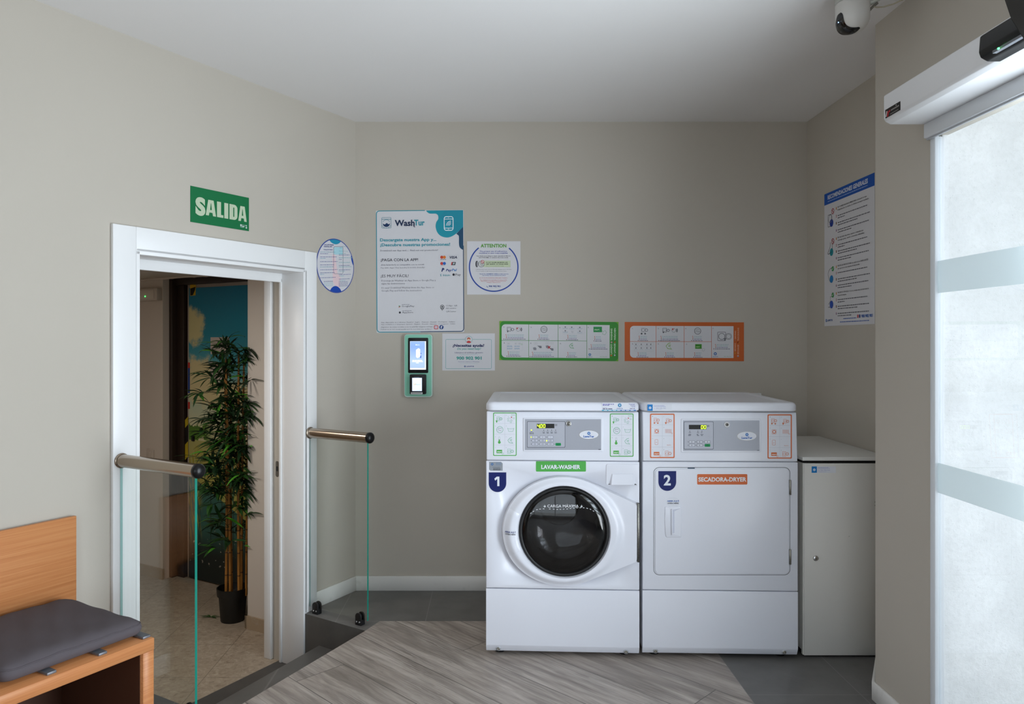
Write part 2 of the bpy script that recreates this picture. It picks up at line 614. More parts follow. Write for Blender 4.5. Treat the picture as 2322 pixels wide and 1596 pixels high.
class Print:
    """flat printing on a surface; authored in coordinates (y down) that T turns into in-plane metres"""
    def __init__(s, fr, T, h0=.0, hf=None, step=.00022):
        s.fr, s.T, s.h0, s.hf, s.step = fr, T, h0, hf, step
        s.g, s.l = MB(), MB()
        s.cnt = 0

    def P(s, x, y, L):
        a, b = s.T(x, y)
        return s.fr.at(a, b, s.h0 + L * s.step + (s.cnt % 24) * 6e-6 + (s.hf(a, b) if s.hf else 0))

    def poly(s, pts, col, L=1, to=None):
        mb = to or s.g
        s.cnt += 1
        m = ink(col) if isinstance(col, str) else col
        f = mb.bm.faces.new([mb.bm.verts.new(s.P(x, y, L)) for x, y in pts])
        f.material_index = mb.mi(m)
        return s

    def rect(s, x0, y0, x1, y1, col, L=1, r=0):
        return s.poly(rrect(x0, y0, x1, y1, r, 4) if r else [(x0, y0), (x1, y0), (x1, y1), (x0, y1)], col, L)

    def disc(s, cx, cy, rx, col, L=1, ry=None, k=24, a0=0, a1=360):
        ry = ry or rx
        full = abs(a1 - a0) >= 360
        pts = [(cx + rx * math.cos(math.radians(a0 + (a1 - a0) * i / k)), cy + ry * math.sin(math.radians(a0 + (a1 - a0) * i / k))) for i in range(k + (0 if full else 1))]
        return s.poly(pts, col, L)

    def stroke(s, pts, w, col, L=2, close=False):
        n = len(pts)
        s.cnt += 1
        L_, R_ = [], []
        for i in range(n):
            if close:
                p, q = pts[i - 1], pts[(i + 1) % n]
            else:
                p, q = pts[max(0, i - 1)], pts[min(n - 1, i + 1)]
            dx, dy = q[0] - p[0], q[1] - p[1]
            d = math.hypot(dx, dy) or 1
            nx, ny = -dy / d * w / 2, dx / d * w / 2
            L_.append((pts[i][0] + nx, pts[i][1] + ny))
            R_.append((pts[i][0] - nx, pts[i][1] - ny))
        i_ = s.g.mi(ink(col) if isinstance(col, str) else col)
        vl = [s.g.bm.verts.new(s.P(x, y, L)) for x, y in L_]
        vr = [s.g.bm.verts.new(s.P(x, y, L)) for x, y in R_]
        for i in range(n if close else n - 1):
            j = (i + 1) % n
            f = s.g.bm.faces.new((vl[i], vl[j], vr[j], vr[i]))
            f.material_index = i_
        return s

    def ring(s, cx, cy, rx, w, col, L=2, ry=None, a0=0, a1=360, k=32):
        ry = ry or rx
        full = abs(a1 - a0) >= 360
        pts = [(cx + rx * math.cos(math.radians(a0 + (a1 - a0) * i / k)), cy + ry * math.sin(math.radians(a0 + (a1 - a0) * i / k))) for i in range(k + (0 if full else 1))]
        return s.stroke(pts, w, col, L, full)

    def line(s, x0, y0, x1, y1, w, col, L=2):
        return s.stroke([(x0, y0), (x1, y1)], w, col, L)

    def rstroke(s, x0, y0, x1, y1, r, w, col, L=2):
        return s.stroke(rrect(x0, y0, x1, y1, r, 4), w, col, L, True)

    def text(s, body, x0, x1, yb, h, col, bold=0.0, shear=0.0, L=5, up=False, res=1):
        vs, fs, gx0, gx1 = glyphs(body, bold, shear, res)
        if not vs:
            return s
        sy = h / .70
        sx = (x1 - x0) / max(gx1 - gx0, 1e-4)
        i_ = s.l.mi(ink(col) if isinstance(col, str) else col)
        bv = []
        for gx, gy in vs:
            if up:      # reads upwards: x0, x1 run up the page from y = x0; yb is the base line's x
                bv.append(s.l.bm.verts.new(s.P(yb - gy * sy, x0 - (gx - gx0) * abs(sx), L)))
            else:
                bv.append(s.l.bm.verts.new(s.P(x0 + (gx - gx0) * sx, yb - gy * sy, L)))
        for f in fs:
            try:
                q = s.l.bm.faces.new([bv[i] for i in f])
                q.material_index = i_
            except ValueError:
                pass
        return s

    def words(s, x0, x1, y, h, col, L=3):
        """a line of print too small to read: a row of short bars"""
        x = x0
        w0 = h * 1.2
        while x < x1 - w0:
            w = min(random.uniform(1.6, 5.0) * w0, x1 - x)
            s.rect(x, y - h / 2, x + w, y + h / 2, col, L)
            x += w + h * .8
        return s

    def gear(s, cx, cy, r, col='#1c6bb4', hole='#dedee2', L=4):
        pts = []
        for i in range(32):
            rr = r if (i % 4) in (0, 1) else r * .74
            t = 2 * PI * (i + (.35 if i % 4 == 0 else 0)) / 32
            pts.append((cx + rr * math.cos(t), cy + rr * math.sin(t)))
        s.poly(pts, col, L)
        return s.disc(cx, cy, r * .33, hole, L + 1, k=12)

    def build(s, parent, gname='artwork', lname='lettering', one=None):
        if one:
            b = s.g
            i0 = {i: b.mi(m) for i, m in enumerate(s.l.mats)}
            vm = {v: b.bm.verts.new(v.co) for v in s.l.bm.verts}
            for f in s.l.bm.faces:
                g = b.bm.faces.new([vm[v] for v in f.verts])
                g.material_index = i0[f.material_index]
            return b.build(one, parent, recalc=False)
        r = []
        if len(s.g.bm.faces):
            r.append(s.g.build(gname, parent, recalc=False))
        if len(s.l.bm.faces):
            r.append(s.l.build(lname, parent, recalc=False))
        return r


def zoomT(fr, x0, y0, sc):
    return lambda zx, zy: fr.px(x0 + zx * sc, y0 + zy * sc)


# ------------------------------------------------------------------ frames of the room
YB, CEIL = 4.148, 2.622
XC = -.763
BW = Frame((0, YB, 0), (1, 0, 0))
LU = V((.5113, .8593, 0)).normalized()
LW = Frame((XC, YB, 0), LU)                            # left wall; a = -s, h = distance into the room
XR = 1.765
RW = Frame((XR, YB, 0), (0, -1, 0))                    # recess side wall
XD = 1.49
DW = Frame((XD, 0, 0), (0, -1, 0))                     # door wall; a = -Y
ZL = -.28                                              # corridor floor level


def lw(s, h, z=0):
    return LW.at(-s, z, h)


# ------------------------------------------------------------------ shell
mb = MB()
mb.box((-7.2, -.4, -.26), (-1.34, CEIL + .02, 0), m_wall, LW)
mb.box((-.405, -.4, -.26), (.05, CEIL + .02, 0), m_wall, LW)
mb.box((-1.34, 1.757, -.26), (-.405, CEIL + .02, 0), m_wall, LW)
mb.build('wall_left', kind='structure')
mb = MB().box((XC - .02, YB, -.4), (XR + .3, YB + .15, CEIL + .02), m_wall)
mb.build('wall_back', kind='structure')
mb = MB()
mb.prism([(XR, 3.28), (XR + .2, 3.28), (XR + .2, YB + .05), (XR, YB + .05)], -.1, CEIL + .02, W, m_wall)
mb.build('wall_recess', kind='structure')
mb = MB()
mb.prism([(XD, 2.512), (XD, 2.877), (XR, 3.28), (2.2, 3.28), (2.2, 2.512)], -.1, CEIL + .02, W, m_wall)
mb.build('wall_pillar', kind='structure')
mb = MB()
mb.prism([(XD, .84), (XD, 2.512), (XD + .05, 2.512), (XD + .05, .84)], 2.09, CEIL + .02, W, m_wall)
mb.prism([(XD, -1.95), (XD, .85), (XR + .02, .85), (XR + .02, -1.95)], -.1, CEIL + .02, W, m_wall)
mb.build('wall_right', kind='structure')
mb = MB()
mb.box((1.52, 2.500, -.12), (2.9, 2.514, 2.75), m_stucco)
mb.build('wall_outside', kind='structure')
mb = MB()
for q in (((-4.6, -1.95, -.1), (-2.6, -1.8, CEIL + .02)), ((1.0, -1.95, -.1), (1.8, -1.8, CEIL + .02)),
          ((-2.6, -1.95, -.1), (1.0, -1.8, .12)), ((-2.6, -1.95, 2.35), (1.0, -1.8, CEIL + .02))):
    mb.box(*q, m_wall)
mb.build('wall_front', kind='structure')
mb = MB()
mb.face([(-4.9, -1.95, CEIL), (XR + .3, -1.95, CEIL), (XR + .3, YB + .1, CEIL), (XC - .3, YB + .1, CEIL), (-4.9, -1.0, CEIL)], m_ceil, True)
mb.prism([(-5, -2), (XR + .3, -2), (XR + .3, YB + .15), (XC - .35, YB + .15), (-5, -1)], CEIL + .001, CEIL + .1, W, m_ceil)
mb.build('ceiling', kind='structure', recalc=False)
# shopfront behind the camera
mb = MB()
for x in (-2.6, -1.4, -.2, .95):
    mb.box((x, -1.90, .12), (x + .05, -1.84, 2.35), m_alu, bev=.004)
mb.box((-2.6, -1.90, .12), (1.0, -1.84, .18), m_alu)
mb.box((-2.6, -1.90, 2.29), (1.0, -1.84, 2.35), m_alu)
o = mb.build('window_1', kind='structure')
MB().box((-2.56, -1.875, .17), (.96, -1.869, 2.30), m_pane).build('pane', o)

# floor: main level with the stair well cut out
Aw, Bp = lw(.405, 0), V((-.609, 3.567, 0))
ld = (V((-.9595, 2.848, 0)) - Bp).normalized()


def on_line(s):          # point of the wood edge line at wall distance s
    t = ((s - (-(Bp - LW.o).dot(LU))) / -(ld.dot(LU)))
    return Bp + ld * t


Dp = on_line(1.34)
Ew = lw(1.34, 0)
far = on_line(6.8)
mb = MB()
up = False
mb.face([Bp, V((-.558, 3.69, 0)), V((1.01, 3.69, 0)), V((1.01, -1.9, 0)), V((far.x, -1.9, 0)), Dp], m_wood, True)
mb.face([lw(-.02, -.0), Aw, Bp, V((-.558, 3.69, 0)), V((1.01, 3.69, 0)), V((1.01, YB + .02, 0))], m_tile2)
mb.face([V((1.01, -1.9, 0)), V((1.9, -1.9, 0)), V((1.9, YB + .02, 0)), V((1.01, YB + .02, 0))], m_tile)
mb.face([Ew, Dp, V((far.x, -1.9, 0)), lw(7.0, 0)], m_tile2, True)
dz = V((0, 0, ZL))
for p, q in ((Aw, Bp), (Bp, Dp), (Dp, Ew)):
    mb.face([p, q, q + dz, p + dz], m_step)
mb.build('floor', kind='structure', recalc=False)
# one step inside the stair well
i0, i1 = lw(.407, .116), lw(1.338, .19)
mb = MB()
mb.prism([(i1.x, i1.y), ((on_line(1.338)).x, (on_line(1.338)).y), (Bp.x - .002, Bp.y - .003), (i0.x, i0.y)], ZL, -.14, W, m_step2, bev=.002, seg=1)
o = mb.build('step_1', kind='structure')
# corridor floor, a grey strip along the threshold, terrazzo beyond
mb = MB()
mb.face([lw(.38, .6, ZL), lw(.38, -.17, ZL), lw(1.36, -.17, ZL), lw(1.36, .7, ZL)], m_step)
mb.face([lw(-.5, -.17, ZL), lw(2.2, -.17, ZL), lw(2.2, -3.4, ZL), lw(-.5, -3.4, ZL)], m_terr)
mb.face([lw(-.5, -.17, ZL), lw(.38, -.17, ZL), lw(.38, -.02, ZL), lw(-.5, -.02, ZL)], m_terr)
o = mb.build('floor_corridor', kind='structure', recalc=False)
mb = MB()
CZ = 1.84
# corridor right wall, end wall, return, far walls
mb.box((-.185, ZL - .1, -.66), (.40, CZ + .3, -.255), m_corr, LW)
mb.build('wall_corridor_right', kind='structure')
mb = MB()
mb.box((.12, ZL - .1, -3.4), (.40, CZ + .3, -1.875), m_corr, LW)
mb.box((.32, ZL - .1, -1.9), (.42, CZ + .3, -.3), m_corr, LW)
mb.build('wall_corridor_end', kind='structure')
mb = MB()
mb.box((-2.2, ZL - .1, -3.4), (-2.1, CZ + .3, -.2), m_corr, LW)
mb.box((-2.2, ZL - .1, -3.5), (.4, CZ + .3, -3.35), m_corr, LW)
mb.build('wall_corridor_left', kind='structure')
mb = MB().box((-2.2, CZ, -3.5), (.42, CZ + .1, -.255), m_corr, LW)
# rough plaster bead where the corridor ceiling meets the end wall
pts = [LW.at(.112 + random.uniform(-.004, .004), CZ - .004 + random.uniform(-.006, .002), -3.2 + i * .045) for i in range(56)]
mb.tube(pts, .009, m_corr, 6)
mb.build('ceiling_corridor', kind='structure')
# skirting boards
mb = MB().box((XC, YB - .012, 0), (1.7, YB, .082), m_base, bev=.002, seg=1)
mb.build('baseboard_back', kind='structure')
mb = MB().box((-.322, 0, 0), (-.006, .082, .012), m_base, LW, bev=.002, seg=1)
mb.box((-7, 0, 0), (-1.45, .082, .012), m_base, LW, bev=.002, seg=1)
mb.build('baseboard_left', kind='structure')
mb = MB()
mb.prism([(XD - .012, 2.52), (XD, 2.52), (XD, 2.877), (XR - .05, 3.26), (XR - .062, 3.268), (XD - .012, 2.882)], 0, .072, W, m_base, bev=.0015, seg=1)
mb.build('baseboard_right', kind='structure')
m_tb = M('beige_marble', '#a08c74', .4)
mb = MB().box((-.197, ZL, -.672), (-.183, ZL + .075, -.262), marble('beige_skirting', '#a8957d'), LW)
mb.box((-.197, ZL, -.672), (-.05, ZL + .075, -.658), _mc['beige_skirting'], LW)
mb.build('baseboard_corridor_right', kind='structure')
mb = MB().box((.108, ZL, -3.3), (.122, ZL + .075, -1.865), _mc['beige_skirting'], LW)
mb.build('baseboard_corridor_end', kind='structure')

# door casing and deep jamb with the pocket-door slot
mb = MB()
mb.box((-1.439, 0, 0), (-1.340, 1.856, .018), m_trimw, LW, bev=.003)
mb.box((-1.340, ZL, -.25), (-1.325, 1.757, .018), m_trimw, LW)
mb.box((-.405, 0, 0), (-.320, 1.856, .018), m_trimw, LW, bev=.003)
mb.box((-1.340, 1.757, 0), (-.405, 1.856, .018), m_trimw, LW, bev=.003)
mb.box((-.416, ZL, -.146), (-.392, 1.757, .018), m_trimw, LW, bev=.002)
mb.box((-1.34, 1.745, -.146), (-.405, 1.770, .018), m_trimw, LW, bev=.002)
mb.box((-.424, ZL, -.152), (-.400, 1.72, -.136), m_trimw, LW, bev=.003)
mb.box((-.402, ZL, -.215), (-.38, 1.72, -.150), m_trimw, LW)
mb.box((-.424, ZL, -.262), (-.400, 1.72, -.212), m_trimw, LW, bev=.003)
mb.box((-1.34, 1.70, -.152), (-.405, 1.75, -.136), m_trimw, LW, bev=.003)
mb.box((-1.34, 1.715, -.262), (-.405, 1.75, -.212), m_trimw, LW, bev=.003)
mb.box((-1.34, 1.735, -.22), (-.405, 1.76, -.14), m_trimw, LW)
d1 = mb.build('door_1', kind='structure')
a, b_ = Frame(lw(.40, 0), (-.8593, .5113, 0)).px(622, 1063)
lf = Frame(lw(.402, 0), V((.8593, -.5113, 0)))       # looking along the wall at the jamb
mb = MB()
fj = Frame(lw(.4035, 0), -LW.n)
fj = Frame(lw(.4035, 0), LW.n)
# strike plate of the pocket door lock
sx, sz = -.183, None
sz = EYE - (1063 - PY) * (lw(.403, -.183).y) / F
mb.prism(rrect(-.183 - .012, sz - .042, -.183 + .012, sz + .042, .011, 6), 0, .002, Frame(lw(.4035, 0), LW.n), m_steel)
mb.prism(rrect(-.183 - .006, sz - .012, -.183 + .006, sz + .014, .005, 4), .002, .0025, Frame(lw(.4035, 0), LW.n), m_dark)
mb.build('strike_plate', d1, label='nickel oval strike plate')

# ------------------------------------------------------------------ automatic glass door on the right
mb = MB()
mb.box((1.486, 2.484, 0), (1.500, 2.512, 2.083), m_alu, bev=.002)
mb.box((1.500, 2.490, 0), (1.512, 2.512, 2.083), m_alu, bev=.001)
mb.box((1.512, 2.494, 0), (1.524, 2.512, 2.083), m_whiteb, bev=.001)
d2 = mb.build('door_2', kind='structure')
MB().box((1.500, .86, .01), (1.510, 2.489, 2.10), m_pane).build('glass_pane', d2)
for z0, z1, nm in ((1.556, 1.663, 'frosted_band'), (.887, .986, 'frosted_band')):
    MB().box((1.4955, .87, z0), (1.4995, 2.486, z1), m_frost).build(nm, d2, label='pale frosted film stripe')
mb = MB()
mb.box((1.47, .60, 2.083), (1.492, 2.523, 2.134), m_alu, bev=.004)
mb.box((1.478, .60, 2.077), (1.486, 2.52, 2.084), m_satin)
mb.build('top_rail', d2)

op = thing('door_operator', 'long white sliding door operator housing above the glass door', 'door operator', (1.40, 1.55, 2.132))
PF = Frame((0, 2.523, 0), (1, 0, 0))                  # a = x, b = z, h towards the camera
mb = MB().prism([(1.357, 2.132), (1.49, 2.132), (1.49, 2.232), (1.340, 2.232), (1.335, 2.227), (1.335, 2.150), (1.341, 2.140)], 0, 1.95, PF, m_sill, bev=.002, seg=2)
mb.build('housing', op)
mb = MB().prism([(1.302, 2.128), (1.337, 2.128), (1.337, 2.2), (1.292, 2.2), (1.282, 2.193), (1.279, 2.152), (1.284, 2.138)], .575, .885, PF, m_black, bev=.004, seg=2)
sn = mb.build('motion_sensor', op, label='black motion sensor')
mb = MB().box((1.284, 1.67, 2.132), (1.296, 1.90, 2.139), M('sensor_lens', '#55585f', .1, spec=.8))
mb.build('lens', sn)
DF = Frame((1.279, 0, 0), (0, -1, 0))
mb = MB()
a, b_ = DF.px(2265, 110)
mb.prism([(a + .0035 * math.cos(t * PI / 6), b_ + .0025 * math.sin(t * PI / 6)) for t in range(12)], .0, .002, DF, M('green_led', '#3cff6a', .4, emit=6))
mb.build('indicator_light', sn, label='green indicator light')
HF = Frame((1.3348, 0, 0), (0, -1, 0))
p = Print(HF, zoomT(HF, 2000, 200, 160 / 1824), .0002)
q = [(85, 565), (478, 330), (478, 560), (92, 785)]
p.poly(q, '#16130f', 1)
ax = lambda u, v: (85 + 393 * u, 565 - 235 * u + 222 * v)
p.stroke([ax(.12, .25), ax(.10, .5), ax(.06, .85)], 22, '#d9d3cf', 3)
p.stroke([ax(.2, .35), ax(.2, .6), ax(.16, .95)], 30, '#b5202a', 3)
p.poly([ax(.26, .3), ax(.33, .3), ax(.33, .55), ax(.26, .55)], '#b5202a', 3)
p.poly([ax(.38, .35), ax(.92, .35), ax(.92, .5), ax(.38, .5)], '#8f8a86', 3)
p.poly([ax(.7, .12), ax(.76, .12), ax(.76, .25), ax(.7, .25)], '#a9a5a0', 3)
p.poly([ax(.32, .8), ax(.88, .8), ax(.88, .87), ax(.32, .87)], '#8f8a86', 3)
p.build(op, one='maker_label')

# outside ground
MB().box((1.80, -6, -.14), (9, 9, -.10), M('outside_paving', '#c9c5bc', .8)).build('ground', kind='structure')
MB().box((-8, -9, -.14), (9, -2.0, -.10), M('outside_paving', '#c9c5bc', .8)).build('ground', kind='structure')
# ------------------------------------------------------------------ washer and dryer
def shade(fr_hex):
    return fr_hex


GRN, ORG, NAVY, TEAL = '#4fa64b', '#cf6a3c', '#0a1a5e', '#2a93a3'
m_wlabel = ink('#d9dbe3')


def icon_washer(p, cx, cy, s, col, w):
    p.rstroke(cx - s, cy - s, cx + s * .35, cy + s, s * .15, w, col)
    p.ring(cx - s * .33, cy + s * .05, s * .48, w, col, k=18)
    p.ring(cx + s * .95, cy, s * .62, w, col, k=18)
    p.ring(cx + s * .95, cy, s * .42, w * .8, col, k=16)


def icon_hand(p, cx, cy, s, col, w):
    p.stroke([(cx - s, cy - s), (cx - s * .2, cy - s * .3), (cx + s * .6, cy - s * .7), (cx + s, cy), (cx + s * .5, cy + s * .8), (cx - s * .4, cy + s * .6), (cx - s * .2, cy - s * .1)], w, col)


def icon_euro(p, cx, cy, s, col, w):
    p.stroke([(cx + s * .4, cy - s), (cx - s * .3, cy - s * .8), (cx - s, cy), (cx - s * .5, cy + s * .8), (cx + s * .8, cy + s), (cx + s * .3, cy + s * .5)], w, col)
    p.line(cx - s * .3, cy - s * .25, cx + s * .5, cy - s * .3, w, col)
    p.line(cx - s * .3, cy + s * .15, cx + s * .4, cy + s * .1, w, col)


def icon_shirt(p, cx, cy, s, col):
    p.poly([(cx - s, cy - s * .7), (cx - s * .35, cy - s), (cx + s * .35, cy - s), (cx + s, cy - s * .7), (cx + s * .8, cy - s * .1), (cx + s * .5, cy - s * .25),
            (cx + s * .5, cy + s), (cx - s * .5, cy + s), (cx - s * .5, cy - s * .25), (cx - s * .8, cy - s * .1)], col, 3)


def instruction_sticker(fr, T, x0, y0, x1, y1, col, kind, parent, back=0, numbers=True):
    """eight little pictograms in a coloured outline; coordinates in the close-up's pixels"""
    p = Print(fr, T, .0006)
    p.rect(x0 - back, y0 - 4, x1 + back * 1.6, y1 + back * 1.8, m_wlabel, 0, 18)
    p.rect(x0, y0, x1, y1, col, .5, 16)
    b = 12 if kind == 'wash' else 16
    p.rect(x0 + b, y0 + b, x1 - b, y1 - b, m_wlabel, 1, 10)
    w, h = x1 - x0, y1 - y0
    g = '#b9bcc4'
    p.line((x0 + x1) / 2, y0 + 22, (x0 + x1) / 2, y1 - 20, 2.5, g, 3)
    for k in (1, 2, 3):
        p.line(x0 + 22, y0 + h * (.0 + .25 * k), x1 - 20, y0 + h * .25 * k, 2.5, g, 3)
    c = '#6fae8f' if kind == 'wash' else '#cf7a58'
    X = [x0 + w * .27, x0 + w * .75]
    Y = [y0 + h * (.145 + .25 * k) for k in range(4)]
    for k in range(4):
        for j in (0, 1):
            p.text(str(2 * k + j + 1), x0 + w * (.09 + .46 * j), x0 + w * (.11 + .46 * j), y0 + h * (.07 + .25 * k), 13, '#77808a', L=4)
    icon_washer(p, X[0] - 8, Y[0], 30, c, 4)
    if kind == 'wash':
        icon_shirt(p, X[0] - 40, Y[0] + 38, 15, GRN)
        p.line(X[1] - 40, Y[0] - 35, X[1] + 30, Y[0] + 30, 3, '#9aa0a8')
        for dx, dy in ((-38, 0), (-35, 28), (20, -55), (52, -55), (45, -10)):
            p.rstroke(X[1] + dx - 10, Y[0] + dy - 8, X[1] + dx + 10, Y[0] + dy + 8, 3, 3, c)
        p.rstroke(X[1] - 8, Y[0] + 25, X[1] + 12, Y[0] + 55, 6, 4, c)
        p.line(X[1] + 2, Y[0] - 32, X[1] + 20, Y[0] - 14, 5, '#c4392f', 4)
        p.line(X[1] + 20, Y[0] - 32, X[1] + 2, Y[0] - 14, 5, '#c4392f', 4)
        p.ring(X[0] + 5, Y[1], 46, 6, c)
        p.line(X[0] - 25, Y[1] - 20, X[0] + 35, Y[1] - 20, 5, '#5d6770')
        p.stroke(spline([(X[0] - 35, Y[1] + 5), (X[0] - 10, Y[1] - 4), (X[0] + 5, Y[1] + 12), (X[0] + 35, Y[1] + 2)], 5, False), 4, '#8a949b')
        p.stroke(spline([(X[0] - 20, Y[1] + 25), (X[0] + 5, Y[1] + 10), (X[0] + 25, Y[1] + 25)], 5, False), 4, '#8a949b')
        p.stroke([(X[1] - 45, Y[1] - 25), (X[1] - 30, Y[1] + 25), (X[1] + 32, Y[1] + 25), (X[1] + 46, Y[1] - 25)], 5, c)
        p.stroke([(X[1] - 40, Y[1] - 12)] + [(X[1] - 40 + 80 * i / 8, Y[1] - (18 if i % 2 else 6)) for i in range(1, 8)] + [(X[1] + 42, Y[1] - 12)], 4, c)
        p.rstroke(X[0] - 12, Y[2] - 55, X[0] + 8, Y[2] + 10, 9, 4, '#b6bcc2')
        p.rect(X[0] - 10, Y[2] - 15, X[0] + 6, Y[2] + 20, GRN, 3)
        p.disc(X[0] - 2, Y[2] + 26, 20, GRN, 4)
        icon_euro(p, X[1], Y[2] - 2, 42, c, 7)
    else:
        p.disc(X[0] - 32, Y[0] + 42, 11, c, 3); p.disc(X[0] + 16, Y[0] + 42, 11, c, 3)
        icon_washer(p, X[1] - 2, Y[0] + 8, 30, c, 4)
        icon_shirt(p, X[1] - 38, Y[0] + 42, 14, ORG)
        p.rstroke(X[0] - 30, Y[1] - 30, X[0] + 28, Y[1] + 30, 4, 4, c)
        p.ring(X[0], Y[1], 20, 10, c)
        for i in range(4):
            for j in (0, 1, 2):
                p.rstroke(X[1] - 45 + 23 * i, Y[1] - 28 + 19 * j, X[1] - 28 + 23 * i, Y[1] - 14 + 19 * j, 4, 2.5, c)
        icon_hand(p, X[1] + 45, Y[1] + 30, 12, c, 3)
        p.rstroke(X[0] - 25, Y[2] - 40, X[0] + 18, Y[2] + 32, 10, 4, c)
        p.line(X[0] - 14, Y[2], X[0] + 6, Y[2], 5, c)
        p.text('WashTur', X[1] - 25, X[1] + 38, Y[2] + 45, 13, c)
    p.rect(X[0] - 42, Y[3] - 22, X[0] + 38, Y[3] + 26, col, 3)
    p.text('start', X[0] - 34, X[0] + 30, Y[3] + 14, 22, '#dfe6df', .02, L=5)
    icon_hand(p, X[0] + 42, Y[3] + 32, 18, c, 4)
    icon_washer(p, X[1] - 12, Y[3], 34, c, 4)
    return p.build(parent, one='instruction_label')


def seg7(p, x, y, w, h, digits, col, t):
    """seven-segment figure with its top left corner at x, y"""
    on = {'0': 'abcdef', '4': 'bcfg', '8': 'abcdefg'}[digits]
    sk = w * .12
    P_ = {'a': ((0, 0), (w, 0)), 'g': ((0, h / 2), (w, h / 2)), 'd': ((0, h), (w, h)), 'f': ((0, 0), (0, h / 2)), 'e': ((0, h / 2), (0, h)),
          'b': ((w, 0), (w, h / 2)), 'c': ((w, h / 2), (w, h))}
    for k in on:
        (ax_, ay), (bx, by) = P_[k]
        f = lambda px_, py_: (x + px_ + sk * (1 - py_ / h), y + py_)
        p.stroke([f(ax_, ay), f(bx, by)], t, col, 5)


m_lit = M('yellow_green_led', '#c9ff2e', .4, emit=1.7)
m_litg = M('pale_green_led', '#b9f06a', .4, emit=1.2)
m_plate = M('silver_panel', '#9b9da6', .42, metal=.25)
m_plate2 = M('silver_keypad', '#a8aab4', .45, metal=.15)


def machine(kind, o, end, label, cat):
    """o, end: front bottom corners of the body; local frame: a to the right, b up, h towards the room"""
    root = thing('washing_machine' if kind == 'wash' else 'tumble_dryer', label, cat, o)
    fr = Frame(o, V(end) - V(o))
    wd = (V(end) - V(o)).length
    H, D = 1.1245, .70
    B1, B2, B3 = .299, .866, 1.083           # seams: toe panel, front panel, control panel
    # body with side panels
    MB().box((.003, .022, -D + .03), (wd - .003, B3 + .004, -.016), m_whiteb, fr, bev=.012, seg=3).build('cabinet', root)
    mb = MB()
    for a in (.06, wd - .06):
        for h in (-.06, -D + .1):
            mb.lathe([(0.001, 0), (.022, 0), (.022, .01), (.01, .012), (.01, .03)], Frame(fr.at(a, 0, h), (1, 0, 0), (0, 1, 0)), m_rubber, 14)
    # each foot a mesh of its own
    mb.bm.free()
    for a in (.06, wd - .06):
        for h in (-.06, -D + .1):
            MB().lathe([(0.001, 0), (.022, 0), (.022, .01), (.01, .012), (.01, .03)], Frame(fr.at(a, 0, h), (1, 0, 0), (0, 1, 0)), m_rubber, 14).build('foot', root)
    # lid: rounded slab with a shallow sunk field
    TF = Frame(fr.at(0, B3 + .003, 0), fr.u, -fr.n)
    mb, hh = MB(), H - B3 - .003
    rows = []
    for ins, z in ((.006, 0), (0, .004), (0, hh - .016), (.0015, hh - .009), (.006, hh - .003), (.012, hh), (.034, hh), (.040, hh - .0015), (.046, hh - .004)):
        rows.append([TF.at(a, b, z) for a, b in rrect(-.001 + ins, -.002 + ins, wd + .001 - ins, D - .02 - ins, max(.035 - ins * .6, .01), 8)])
    mb.grid(rows, m_white, close=True)
    mb.face(rows[-1], m_white)
    mb.build('lid', root, smooth_angle=50)
    # toe panel with chamfered foot
    SF = Frame(fr.at(0, 0, 0), fr.n, (0, 0, 1))      # side profile: a = h, extruded along -u
    prof = [(-.02, B1 - .002), (-.02, .024), (-.012, .018), (-.001, .044), (0, .048), (0, B1 - .002)]
    MB().prism(prof, -wd, 0, SF, m_white, bev=.0035, seg=3).build('toe_panel', root)
    for q in ((1130, 1471), (1420, 1478.5)) if kind == 'wash' else ((1487, 1476.5), (1779, 1479)):
        a, b = fr.px(*q)
        mb = MB()
        bf = Frame(fr.at(a, b, -.004), fr.u, fr.v)
        mb.lathe([(.011, 0), (.0085, .004), (.0075, .0045)], bf, m_satin, 16)
        mb.lathe([(.0072, .003), (.0062, .0065), (.0028, .0068), (.0022, .003), (.0005, .003)], bf, m_steel, 12)
        mb.build('bolt', root, label='zinc bolt in the toe panel')
    # front panel
    MB().box((0, B1 + .001, -.02), (wd, B2 - .002, 0), m_white, fr, bev=.0045, seg=3).build('front_panel', root)
    # sloped control panel
    tilt = .013
    CFr = Frame(fr.at(0, B2 + .002, 0), fr.u, V((0, 0, B3 - B2 - .004)) - fr.n * tilt)
    cp = MB()
    prof = [(-.02, B2 + .001), (0, B2 + .001), (-tilt, B3 - .001), (-.03, B3 - .001)]
    cp.prism(prof, -wd + .002, -.002, SF, m_white, bev=.0045, seg=3)
    cp = cp.build('control_panel', root)
    return root, fr, CFr, wd, H, B1, B2, B3, cp


# ---- washer
WO, WE = (-.0254, 3.286, 0), (.649, 3.254, 0)
root, fr, cf, wd, H, B1, B2, B3, cpo = machine('wash', WO, WE, 'white front-loading washing machine with a round dark porthole door', 'washing machine')
ZA = (1095, 880, 365 / 2322)
Tc, Tf = zoomT(cf, *ZA), zoomT(fr, *ZA)
instruction_sticker(cf, Tc, 148, 352, 486, 976, GRN, 'wash', root, back=12)
instruction_sticker(cf, Tc, 1832, 366, 2172, 988, GRN, 'wash', root, back=3)


def panel_unit(T, fr, bez, sil, key, root, cpo):
    q = lambda r, rad, k=5: [T(x, y) for x, y in rrect(*r, rad, k)]
    mb = MB()
    mb.prism(q(bez, 16), 0, .0035, fr, m_white, bev=.0015, seg=2)
    mb.prism(q(sil, 4), .001, .0042, fr, m_plate)
    return mb.build('display_panel', root, label='silver control field in a white bezel')


